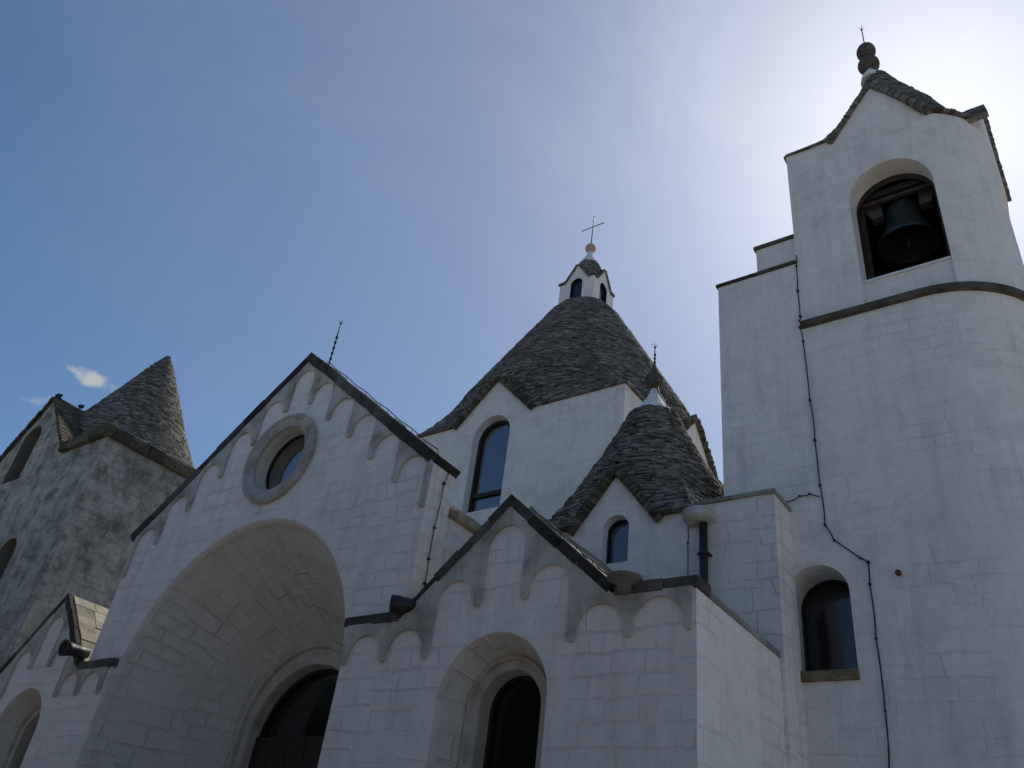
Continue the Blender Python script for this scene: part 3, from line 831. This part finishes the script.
rcd = interp([(15.1, 5.2), (17.2, 4.28), (18.5, 3.56), (20.0, 2.73), (21.3, 2.00), (22.2, 1.50), (22.65, 1.14)])
trullo_roof(dr_, DX, DY, DH, DH, 15.14, 17.2, 22.62, rcd, over=.10, h=.058, ln=(.11, .30), depth=.25,
            gables=[('y', -1, 0, GH, ZA, DH), ('x', 1, 0, GH, ZA, DH), ('x', -1, 0, GH, ZA, DH), ('y', 1, 0, GH, ZA, DH)], jit=.024)
dr_.build('roof', M['slab'], dome)
dgm = MB()
gable_roof(dgm, 'y', -1, yF, DX, GH, Z0, ZA, 1.15, over=.15, t=.18, h=.05, ln=(.12, .3), ext=.12, jit=.02)
dgm.build('gable_slabs', M['slab_moss'], dome); dgm = MB()
gable_roof(dgm, 'x', 1, xR, DY, GH, Z0, ZA, 1.15, over=.15, t=.18, h=.05, ln=(.12, .3), ext=.12, jit=.02)
dgm.build('gable_slabs', M['slab_moss'], dome); dgm = MB()
gable_roof(dgm, 'x', -1, xL, DY, GH, Z0, ZA, 1.15, over=.15, t=.18, h=.05, ln=(.12, .3), ext=.12, jit=.02)
dgm.build('gable_slabs', M['slab_moss'], dome)
# lantern
LH = .79; lz0, lze, lza = 22.2, 23.90, 24.72
lan = MB()
def ltop(c): return lambda s: lze+max(0, (lza-lze)*(1-abs(s-c)/.52))
lh = lambda c: [hole_arch(c, .27, 23.74, 22.70)]
colwall(lan, planeY(DY-LH), DX-LH, DX+LH, lz0, ltop(DX), lh(DX), brk=[DX, DX-.52, DX+.52])
colwall(lan, planeY(DY+LH), DX-LH, DX+LH, lz0, ltop(DX), lh(DX), brk=[DX, DX-.52, DX+.52], flip=True)
colwall(lan, planeX(DX+LH), DY-LH, DY+LH, lz0, ltop(DY), lh(DY), brk=[DY, DY-.52, DY+.52])
colwall(lan, planeX(DX-LH), DY-LH, DY+LH, lz0, ltop(DY), lh(DY), brk=[DY, DY-.52, DY+.52], flip=True)
lo = lan.build('lantern', M['smooth'], dome)
for i in range(4):
    rot = Matrix.Rotation(PI/2*i, 4, 'Z')
    def T(P): return [tuple(rot @ Vector(p) + Vector((DX, DY, 0))) for p in P]
    v = MB(); v.loft(T(arch(0, .27, 23.74, 22.70, -LH, n=16)), T(arch(0, .26, 23.74, 22.70, -LH+.14, n=16)), flip=True); v.face(T(arch(0, .265, 23.74, 22.68, -LH+.13, n=16))[::-1])
    v.build('lantern_window', M['dullglass'], lo)
lr = MB()
trullo_roof(lr, DX, DY, LH, LH, 23.94, 24.9, 25.46, interp([(23.9, .95), (24.9, .60), (25.46, .34)]), over=.07, h=.06, ln=(.12, .25), depth=.12,
            gables=[('y', -1, 0, .52, lza, LH), ('x', 1, 0, .52, lza, LH), ('x', -1, 0, .52, lza, LH), ('y', 1, 0, .52, lza, LH)], jit=.01)
for ax, sg, f, c in (('y', -1, DY-LH, DX), ('y', 1, DY+LH, DX), ('x', 1, DX+LH, DY), ('x', -1, DX-LH, DY)):
    gable_roof(lr, ax, sg, f, c, .52, lze, lza, .55, over=.06, t=.09, h=.05, ln=(.12, .25), ext=.05, jit=.008)
lr.build('lantern_roof', M['slab'], lo)
x_ = MB(); x_.lathe([(.44, 25.30), (.37, 25.46), (.23, 25.72), (.13, 25.96), (.11, 26.1)], c=(DX, DY, 0), n=24); x_.build('white_cap', M['limecap'], lo)
x_ = MB(); x_.lathe([(.02, 26.04)]+[(.225*math.cos(a), 26.31+.235*math.sin(a)) for a in [R(-75+15*i) for i in range(11)]]+[(.02, 26.55)], c=(DX, DY, 0), n=24); x_.build('finial', M['orange'], lo)
cr_ = MB(); cr_.tube([(DX, DY, 26.5), (DX+.02, DY, 27.3), (DX+.05, DY, 28.2)], .022)
cr_.tube([(DX-.50, DY, 27.58), (DX+.54, DY, 27.58)], .020)
for e in ((DX-.50, DY, 27.58), (DX+.54, DY, 27.58), (DX+.05, DY, 28.2)): cr_.lathe([(.012, -.035), (.034, 0), (.012, .035)], c=e, n=8)
tag(cr_.build('cross', M['metal']), 'thin iron cross on the ball of the dome lantern', 'cross')

# =================================================================== BELL TOWER
BX, BY = -1.75, 15.73
tow = thing('bell_tower', 'tall white bell tower with rounded front, gabled slab roof and arched belfry opening', 'bell tower', (BX, BY, 0))
cxr, cyr, rr_ = -1.567, 15.73, 1.85
TL = -3.82
S1 = cxr-TL; S2 = S1+PI*rr_; S3 = S2+S1
def tp(off=0.0):
    rr = rr_+off
    def f(s):
        if s <= S1: return (TL+s, cyr-rr)
        if s <= S2:
            a = (s-S1)/rr_; return (cxr+rr*math.sin(a), cyr-rr*math.cos(a))
        return (cxr-(s-S2), cyr+rr)
    return f
sB = BX-TL                     # path position of the front gable / belfry axis
sR = S1+rr_*PI/2               # right-hand gable
def teave(s):
    z = 18.03 if s < sB+.5 else 17.95
    z += max(0, 1.36*(1-abs(s-sB)/.93)); z = max(z, 17.93+1.34*(1-abs(s-sR)/(.95 if s < sR else 1.3)))
    return z
bc_ = sB+.02
SIL = 13.72; NB = 12.86
tb = MB()
RN, RZ = .52, 15.9
nh = [hole_arch(bc_, .84, 15.88, NB), hole_arch(sR, RN, RZ, NB)]
colwall(tb, tp(), 0, S3, 12.7, teave, nh, brk=[sB, sB-.93, sB+.93, sR, sR-.95, sR, sR+1.3, S1, S2], step=.16)
WX, WR = -4.00, .52
colwall(tb, tp(), -5.62-TL, S3, 0, 12.7, [hole_arch(WX-TL, WR, 7.13, 5.84)], brk=[S1, S2, 0], step=.16)
colwall(tb, planeX(TL), cyr-rr_, cyr+rr_, 12.0, 17.93, flip=True)
tb.build('wall', M['smooth'], tow)
# left flat stair body with its two parapets; it carries the arched window
sb = MB(); LX = -5.62
colwall(sb, planeY(cyr-rr_), LX, TL, 12.7, 14.60, [])
colwall(sb, planeX(LX), 13.876, 17.5, 0, 14.60, flip=True)
colwall(sb, planeY(14.02), -4.74, TL, 14.4, 15.50); colwall(sb, planeX(-4.74), 14.02, 17.3, 14.4, 15.50, flip=True)
sb.face([(LX, 13.88, 14.59), (TL, 13.88, 14.59), (TL, 17.5, 14.59), (LX, 17.5, 14.59)])
stair = sb.build('stair_body', M['smooth'], tow)
x_ = MB(); coping(x_, [(LX-.05, 14.67), (TL-.004, 14.67)], 13.83, 17.5, .08, ln=.8, jit=.005); coping(x_, [(-4.79, 15.58), (TL-.004, 15.58)], 13.97, 17.3, .09, ln=.7, jit=.005)
x_.build('parapet_coping', M['coping'], stair, bevel=.01)
# belfry niche linings + sill panel + dark opening
bel = MB()
pf = tp(); 
def on(s, d):   # point on the tower path moved inward by d
    x, y = tp(-d)(s); return x, y
def nich(c, fy):
    pass
# front niche: straight inner plane at y = 14.30, jambs run back from the curved face
nx_ = bc_+TL
A = [(p[0], pf(p[0]-TL)[1] if p[0] < cxr else cyr-math.sqrt(rr_**2-(p[0]-cxr)**2), p[2]) for p in arch(nx_, .84, 15.88, NB, 0, n=32)]
B = [(p[0], 14.32, p[2]) for p in arch(nx_, .81, 15.86, NB, 0, n=32)]
bel.loft(A, B, smooth=True, flip=True)
# apron under the sill
bel.box(nx_-.835, nx_+.835, 14.09, 14.32, NB-.1, SIL-.05)
belp = bel.build('belfry_opening', M['smooth'], tow)
x_ = MB(); x_.box(nx_-.82, nx_+.82, 14.05, 14.34, SIL-.05, SIL); x_.build('sill', M['limecap'], belp)
# right niche lining
A = []; 
for (px, py, pz) in arch(sR, RN, RZ, NB, 0, n=24):
    x, y = pf(px); A.append((x, y, pz))
B = []
for (px, py, pz) in arch(cyr, RN-.02, RZ, NB, 0, n=24): B.append((.08, px, pz))
x_ = MB(); x_.loft(A, B, smooth=True, flip=True); x_.face(B); x_.build('side_niche', M['smooth'], tow)
# dark bell chamber
ch = MB()
x0, x1, y0, y1, z0, z1 = -3.3, -.62, 14.33, 17.0, SIL-.02, 17.1
ch.face([(x0, y1, z0), (x1, y1, z0), (x1, y1, z1), (x0, y1, z1)]); ch.face([(x0, y0, z0), (x0, y1, z0), (x0, y1, z1), (x0, y0, z1)])
ch.face([(x1, y0, z0), (x1, y0, z1), (x1, y1, z1), (x1, y1, z0)]); ch.face([(x0, y0, z1), (x0, y1, z1), (x1, y1, z1), (x1, y0, z1)]); ch.face([(x0, y0, z0), (x1, y0, z0), (x1, y1, z0), (x0, y1, z0)])
# inner face of the front wall with an arch cut in it (slightly smaller than the niche)
colwall(ch, planeY(14.325), x0, x1, z0, z1, [hole_arch(nx_, .80, 15.70, z0+.001)])
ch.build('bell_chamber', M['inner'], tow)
# string course
stc = MB()
ss = [-.02+(S3*.62)*k/70 for k in range(71)]
cutp = [(0.0, 12.77), (.11, 12.78), (.125, 12.82), (.11, 12.91), (0.0, 12.93)]
rings = []
for s in ss:
    rings.append([(tp(o_)(max(s, 0))[0]-(0.02 if s < 0 else 0), tp(o_)(max(s, 0))[1], z_) for o_, z_ in cutp])
for A, B in zip(rings, rings[1:]): stc.loft(A, B)
stc.face(rings[0]); stc.face(rings[-1][::-1])
stc.build('string_course', M['stringstone'], tow)
# roof
def planR(ph):
    c, s = math.cos(ph), math.sin(ph); best = 9
    # distance from (BX, BY) to the plan outline along ph
    lo, hi = 0, 5
    def inside(t):
        x, y = BX+c*t, BY+s*t
        if x < TL or abs(y-BY) > rr_: return False
        return x <= cxr or (x-cxr)**2+(y-cyr)**2 <= rr_**2
    for _ in range(30):
        m_ = (lo+hi)/2
        if inside(m_): lo = m_
        else: hi = m_
    return lo
pr_tab = [planR(2*PI*k/360) for k in range(360)]
def planR2(ph):
    t = (ph % (2*PI))/(2*PI)*360; i = int(t) % 360; f = t-int(t); return pr_tab[i]*(1-f)+pr_tab[(i+1) % 360]*f
trf = MB()
trullo_roof(trf, BX, BY, 0, 0, 18.02, 19.6, 21.90, interp([(17.9, 2.1), (19.6, 1.30), (21.0, .62), (21.95, .22)]), over=.09, h=.05, ln=(.12, .26), depth=.2, planR=planR2,
            gables=[('y', -1, 0, .93, 19.3, 1.85), ('x', 1, .1, 1.0, 19.25, 2.03)], jit=.010)
trf.build('roof', M['slab'], tow)
x_ = MB()
gable_roof(x_, 'y', -1, cyr-rr_, BX, .96, 17.92, 19.29, 1.4, over=.08, t=.12, h=.04, ln=(.14, .3), ext=.06, jit=.008)
gable_roof(x_, 'x', 1, cxr+rr_, cyr, .96, 17.92, 19.27, 1.4, over=.10, t=.12, h=.05, ln=(.18, .35), ext=(.06, .62), jit=.008)
x_.build('gable_slabs', M['slab'], tow)
x_ = MB(); x_.lathe([(.28, 21.75), (.24, 21.95), (.16, 22.05), (.10, 22.12), (.09, 22.3)], c=(-1.88, 15.65, 0), n=24); x_.build('white_cap', M['limecap'], tow)
x_ = MB()
def ballp(cz, r, h): return [(max(.05, r*math.cos(a)), cz+h*math.sin(a)) for a in [R(-85+17*i) for i in range(11)]]
x_.lathe(ballp(22.47, .28, .27), c=(-1.88, 15.65, 0), n=24); x_.lathe(ballp(23.06, .25, .30), c=(-1.88, 15.65, 0), n=24)
x_.lathe([(.09, 22.6), (.09, 22.9)], c=(-1.88, 15.65, 0), n=12); x_.build('ball_finial', M['ball'], tow)
# bell
bell = thing('bell', 'green bronze bell hanging in the dark arched opening of the tower', 'bell', (-1.70, 14.95, 15.12))
x_ = MB(); x_.lathe([(.62, 15.12), (.63, 15.17), (.56, 15.30), (.46, 15.50), (.38, 15.78), (.345, 16.05), (.33, 16.18), (.27, 16.27), (.12, 16.31), (.0001, 16.31)], c=(-1.70, 14.95, 0), n=40, cap=False)
x_.lathe([(.59, 15.12), (.52, 15.30), (.42, 15.52), (.34, 15.80), (.30, 16.10), (.0001, 16.22)], c=(-1.70, 14.95, 0), n=40, cap=False); x_.lathe([(.59, 15.12), (.62, 15.12)], c=(-1.70, 14.95, 0), n=40, cap=False)
x_.build('bell_body', M['bronze'], bell)
x_ = MB(); x_.lathe([(.02, 0), (.02, -.78), (.07, -.86), (.085, -.95), (.05, -1.02), (.02, -1.1)], c=(-1.70, 14.95, 16.15), n=14); x_.build('clapper', M['bronze'], bell)
x_ = MB()
for dx_ in (-.16, 0, .16): x_.lathe([(.03, 0), (.035, .1), (.03, .22)], c=(-1.70+dx_, 14.95, 16.28), n=10)
x_.build('crown', M['bronze'], bell)
x_ = MB(); x_.box(-2.5, -.88, 14.62, 14.86, 16.44, 16.70); x_.box(-2.56, -.84, 14.50, 14.60, 16.25, 16.42)
for sx in (-1, 1):
    cx_ = -1.70+sx*.60
    x_.hexa([(cx_-.12-sx*.1, 14.75, 16.0), (cx_+.12-sx*.1, 14.75, 16.0), (cx_+.12-sx*.1, 15.0, 16.0), (cx_-.12-sx*.1, 15.0, 16.0), (cx_-.2, 14.75, 16.43), (cx_+.2, 14.75, 16.43), (cx_+.2, 15.0, 16.43), (cx_-.2, 15.0, 16.43)])
x_.build('headstock', M['wood2'], bell, bevel=.01)
x_ = MB(); x_.box(-2.54, -2.40, 14.42, 14.52, 13.56, 16.2); x_.box(-.98, -.86, 14.42, 14.52, 13.56, 16.2); x_.box(-2.5, -.9, 14.40, 14.50, 16.28, 16.42)
x_.build('bell_frame', M['wood'], bell)

# arched window low on the tower
v = MB(); v.loft(arch(WX, WR, 7.13, 5.84, 13.88), arch(WX, WR+.03, 7.13, 5.84, 14.74), smooth=True, flip=True)
wv = v.build('arched_window', M['limecap'], tow)
v = MB(); v.face(arch(WX, WR+.07, 7.13, 5.80, 14.73)[::-1]); v.build('pane', M['dullglass'], wv)
v = MB(); A = arch(WX, WR+.065, 7.13, 5.84, 14.66); B = arch(WX, WR-.01, 7.13, 5.84, 14.66); v.loft(A, B); v.loft(B, arch(WX, WR-.01, 7.13, 5.84, 14.725)); v.build('window_frame', M['pipe'], wv)
v = MB(); v.box(WX-.53, WX+.53, 13.80, 13.90, 5.68, 5.84); v.box(WX-.6, WX+.6, 13.90, 14.74, 5.70, 5.841); v.build('sill', M['sillstone'], wv, bevel=.012)

# cables on the tower
yc = 13.845
cable('long thin black cable running down the white bell tower past the arched window',
      [(-3.80, yc, 14.80), (-3.82, yc, 14.50), (-3.84, yc, 13.80), (-3.84, yc, 13.10), (-3.83, yc-.14, 12.88), (-3.83, yc-.14, 12.70), (-3.83, yc, 12.45), (-3.81, yc, 11.0), (-3.79, yc, 10.1), (-3.78, yc, 9.15), (-3.76, yc, 8.36), (-3.63, yc, 8.05), (-3.24, yc, 7.67), (-3.12, yc, 7.58), (-3.14, yc, 7.2), (-3.15, yc, 6.3), (-3.15, yc, 5.2), (-3.2, yc, 4.35), (-3.2, yc, 2.5)], r=.012)
cable('short black cable branching left from the long tower cable to the block coping',
      [(-3.80, yc, 8.92), (-3.98, yc, 9.01), (-4.16, yc, 9.00), (-4.40, yc, 8.92)], r=.011)

def rake_cable(label, a, b_, y, h_=.09):
    o = MB(); a, b_ = Vector(a), Vector(b_); n = 5; pts = []
    for k in range(n+1):
        q = a.lerp(b_, k/n); pts.append(q+Vector((0, 0, h_)))
        if k < n: pts.append(a.lerp(b_, (k+.5)/n)+Vector((0, 0, h_*1.0-.035)))
        o.tube([q-Vector((0, 0, .03)), q+Vector((0, 0, h_+.01))], .009, n=5)
    o.tube(pts, .011, n=6)
    return tag(o.build('cable', M['cable']), label, 'cable')
rake_cable('thin dark lightning conductor held above the right roof slope of the tall central gable', (-13.90, 10.1, AZ-slope*.52), (-9.75, 10.1, AZ-slope*4.67), 10.1)
rake_cable('thin dark lightning conductor above the right roof slope of the arched side portal', (-7.35, 10.0, 7.80-.891*.33), (-5.80, 10.0, 7.80-.891*1.88), 10.0, h_=.06)
o = MB(); o.tube([(TX+.05, TY-.1, 13.2), (TX+.22, TY-.16, 12.5), (TX+.60, TY-.40, 11.80), (TX+.76, TY-.55, 11.25)], .012)
tag(o.build('cable', M['cable']), 'thin cable running from the small trullo finial down its stone cone', 'cable')

o = MB(); o.tube([(-2.67, 13.95, 7.33), (-2.67, 13.78, 7.31)], .035, n=8); o.lathe([(.05, 0), (.05, .02)], c=(-2.67, 13.79, 7.31), n=10, axis=(0, -1, 0))
tag(o.build('iron_peg', M['rust']), 'small rusty iron peg in the tower wall right of the long cable and arched window', 'iron peg')

# =================================================================== LEFT SIDE TOWER
GX, GY = -30.75, 14.26
st_ = thing('side_tower', 'weathered grey stained side building with mossy gable and tall stone slab cone, far left', 'trullo building', (GX, GY, 0))
hx, hy = 5.55, 3.36
stw = MB()
def stop_(s): return 13.62+max(0, (16.55-13.62)*(1-abs(s-GX)/2.78))
h1 = hole_arch(-31.12, .62, 14.85, 13.15); h2 = hole_arch(-28.62, .55, 10.05, 8.4)
colwall(stw, planeY(10.9), GX-hx, GX+hx, 0, stop_, [h1, h2], brk=[GX, GX-2.78, GX+2.78])
colwall(stw, planeX(GX+hx), 10.9, GY+hy, 0, 13.62); colwall(stw, planeX(GX-hx), 10.9, GY+hy, 0, 13.62, flip=True)
colwall(stw, planeY(GY+hy), GX-hx, GX+hx, 0, 13.62, flip=True)
stw.build('wall', M['oldwall'], st_)
for cx_, r_, zs, zb in ((-31.12, .62, 14.85, 13.15), (-28.62, .55, 10.05, 8.4)):
    v = MB(); v.loft(arch(cx_, r_, zs, zb, 10.9), arch(cx_, r_, zs, zb, 11.5), smooth=True, flip=True); v.face([(cx_-r_, 10.9, zb), (cx_+r_, 10.9, zb), (cx_+r_, 11.5, zb), (cx_-r_, 11.5, zb)])
    v.face(arch(cx_, r_+.01, zs, zb-.01, 11.48)); wv = v.build('blind_window', M['reveal'], st_)
x_ = MB()
trullo_roof(x_, GX+.06, GY, hx, hy, 13.98, 15.5, 20.75, interp([(13.9, 3.8), (15.8, 2.70), (16.4, 2.36), (17.2, 1.90), (18.2, 1.40), (19.45, .78), (20.2, .40), (20.75, .08)]), over=.10, h=.06, ln=(.11, .30), depth=.25,
            gables=[('y', -1, 0, 2.78, 16.5, 3.36)], jit=.02, gdep=2.3)
x_.build('roof', M['slab'], st_)
x_ = MB(); gable_roof(x_, 'y', -1, 10.9, GX, 2.85, 13.62, 16.58, 3.3, over=.12, t=.13, h=.06, ln=(.18, .36), jit=.015)
x_.build('gable_slabs', M['slab_moss'], st_)
# thick mossy eave slabs
x_ = MB()
def eave_run(a, b_, out):
    a, b_ = Vector(a), Vector(b_); L = (b_-a).length; d = (b_-a)/L; q = 0; o_ = Vector(out)
    while q < L:
        l = min(random.uniform(.45, .8), L-q); j = random.uniform(-.03, .03)
        P = a+d*q; Q = a+d*(q+l-.01); z0 = 13.62+j*.3; z1 = z0+.36+j
        c = []
        for z_ in (z0, z1):
            for pt, w_ in ((P, -.2), (P, .2+j), (Q, .2+j), (Q, -.2)): c.append((pt.x+o_.x*w_, pt.y+o_.y*w_, z_))
        x_.hexa(c); q += l
eave_run((GX+2.75, 10.9, 0), (GX+hx+.18, 10.9, 0), (0, -1, 0)); eave_run((GX+hx, 10.95, 0), (GX+hx, GY+hy, 0), (1, 0, 0))
x_.build('eave', M['slab_moss'], st_, bevel=.03)
x_ = MB(); eave_run((GX-hx-.18, 10.9, 0), (GX-2.75, 10.9, 0), (0, -1, 0))
x_.build('eave', M['slab_moss'], st_, bevel=.03)

# pigeons
def pigeon(label, x, y, z, ang, sc_=1.0):
    o = MB(); ax = Vector((math.cos(ang), math.sin(ang), .45)).normalized()
    c = Vector((x, y, z))
    o.lathe([(.004, -.20*sc_), (.025*sc_, -.17*sc_), (.035*sc_, -.10*sc_), (.075*sc_, -.03*sc_), (.085*sc_, .04*sc_), (.065*sc_, .11*sc_), (.035*sc_, .15*sc_), (.03*sc_, .17*sc_)], c=c+Vector((0, 0, .13*sc_)), n=12, axis=ax)
    hd = c+Vector((0, 0, .13*sc_))+ax*.16*sc_+Vector((0, 0, .06*sc_))
    o.lathe([(.004, -.06*sc_), (.034*sc_, -.03*sc_), (.038*sc_, .0), (.028*sc_, .03*sc_), (.004, .04*sc_)], c=hd, n=12)
    o.lathe([(.010*sc_, 0), (.002, .045*sc_)], c=hd+Vector((math.cos(ang), math.sin(ang), 0))*.03*sc_, n=6, axis=(math.cos(ang), math.sin(ang), -.2))
    for s in (-.03, .03): o.tube([c+Vector((-math.sin(ang)*s, math.cos(ang)*s, .09*sc_)), c+Vector((-math.sin(ang)*s, math.cos(ang)*s, 0))], .006, n=5)
    return tag(o.build('pigeon', M['pigeon']), label, 'bird', 'birds on the mossy ridge')
pigeon('small dark bird perched on the peak of the mossy gable', -30.78, 10.95, 16.64, 2.2, 1.1)
pigeon('small dark bird on the mossy ridge beside the stone cone', -30.75, 11.85, 16.68, 2.2, 1.05)

# =================================================================== SQUARE BEHIND THE CAMERA (lights and reflects on the church)
M['leaf'] = plain('holm_oak_leaves', (.035, .055, .022), rough=.7, var=.4, scale=2.0)
M['bark'] = plain('grey_bark', (.09, .075, .06), rough=.95, var=.3, bump=.03)
M['houseplaster'] = wall_mat('house_plaster', (.40, .38, .34), (.22, .20, .17))
leafm = MB()
def leaf_crown(R_, H, n, seed):
    rnd = random.Random(seed); o = MB(); cl = [(rnd.uniform(-.6, .6)*R_, rnd.uniform(-.6, .6)*R_, rnd.uniform(-.35, .4)*H, rnd.uniform(.35, .6)) for _ in range(14)]
    for _ in range(n):
        c = rnd.choice(cl); d = Vector((rnd.gauss(0, 1), rnd.gauss(0, 1), rnd.gauss(0, 1))).normalized()*rnd.uniform(.6, 1)*c[3]
        p = Vector((c[0]+d.x*R_, c[1]+d.y*R_, c[2]+d.z*H*.8)); a = Vector((rnd.uniform(-1, 1), rnd.uniform(-1, 1), rnd.uniform(-1, 1))).normalized(); b_ = a.orthogonal().normalized(); L = rnd.uniform(.14, .28)
        o.face([p-a*L, p+b_*L*.45, p+a*L, p-b_*L*.45])
    return o
tree0 = None
for i, (x, y, s_, lab) in enumerate([(-20, -7.5, 1.5, 'dark holm oak across the square, facing the huge entrance arch'), (-11.5, -8.5, 1.45, 'dark holm oak across the square, facing the right side portal'), (-2.5, -9, 1.35, 'dark holm oak across the square, behind the viewpoint to the left'), (6, -8.5, 1.4, 'dark holm oak across the square, facing the bell tower'), (-29, -8.5, 1.5, 'dark holm oak across the square, facing the low left portal'), (-38.5, -9.5, 1.6, 'dark holm oak across the square, facing the weathered side tower')]):
    if tree0 is None:
        t = thing('oak_tree', lab, 'tree', (0, 0, 0), 'oaks lining the square')
        tk = MB(); tk.lathe([(.34, 0), (.26, 1.0), (.22, 2.6), (.12, 5.5), (.04, 7.5)], n=12)
        for k in range(6):
            a = k*1.05; tk.tube([(0, 0, 2.6+.3*k), (math.cos(a)*1.0, math.sin(a)*1.0, 4.0+.3*k), (math.cos(a)*2.1, math.sin(a)*2.1, 5.2+.3*k)], .06)
        trunk = tk.build('trunk', M['bark'], t); cr0 = leaf_crown(3.6, 3.3, 9000, 3)
        cr0.v = [(a, b_, c+5.8) for a, b_, c in cr0.v]; crown = cr0.build('crown', M['leaf'], t); tree0 = t; kids = (trunk, crown)
    else:
        t = tree0.copy(); COL.objects.link(t); t['label'] = lab
        for k in kids:
            c = k.copy(); COL.objects.link(c); c.parent = t
    t.location = (x, y, 0); t.rotation_euler.z = i*1.9; t.scale = (s_, s_, s_)
for x0, x1, h_, lab in ((-30, -15, 8.5, 'pale two-storey house behind the oaks across the square, opposite the entrance arch'), (-14.5, -2, 7.5, 'pale house behind the oaks across the square, opposite the small trullo'), (-1.5, 12, 9.0, 'pale taller house behind the oaks across the square, opposite the tower')):
    hs = thing('house', lab, 'house', ((x0+x1)/2, -16, 0), 'houses across the square')
    o = MB(); o.box(x0, x1, -24, -14, 0, h_); o.build('wall', M['houseplaster'], hs)
    o = MB(); o.box(x0-.2, x1+.2, -24.2, -13.8, h_+.003, h_+.35); o.build('cornice', M['light_coping'], hs)
    x = x0+1.5
    while x < x1-1.5:
        for z in (1.2, 4.6):
            f = MB(); f.box(x-.6, x+.6, -13.997, -13.93, z, z+1.7); fo = f.build('window', M['wood'], hs)
            f = MB(); f.box(x-.5, x+.5, -13.928, -13.92, z+.1, z+1.6); f.build('pane', M['glass'], fo)
        x += 2.8
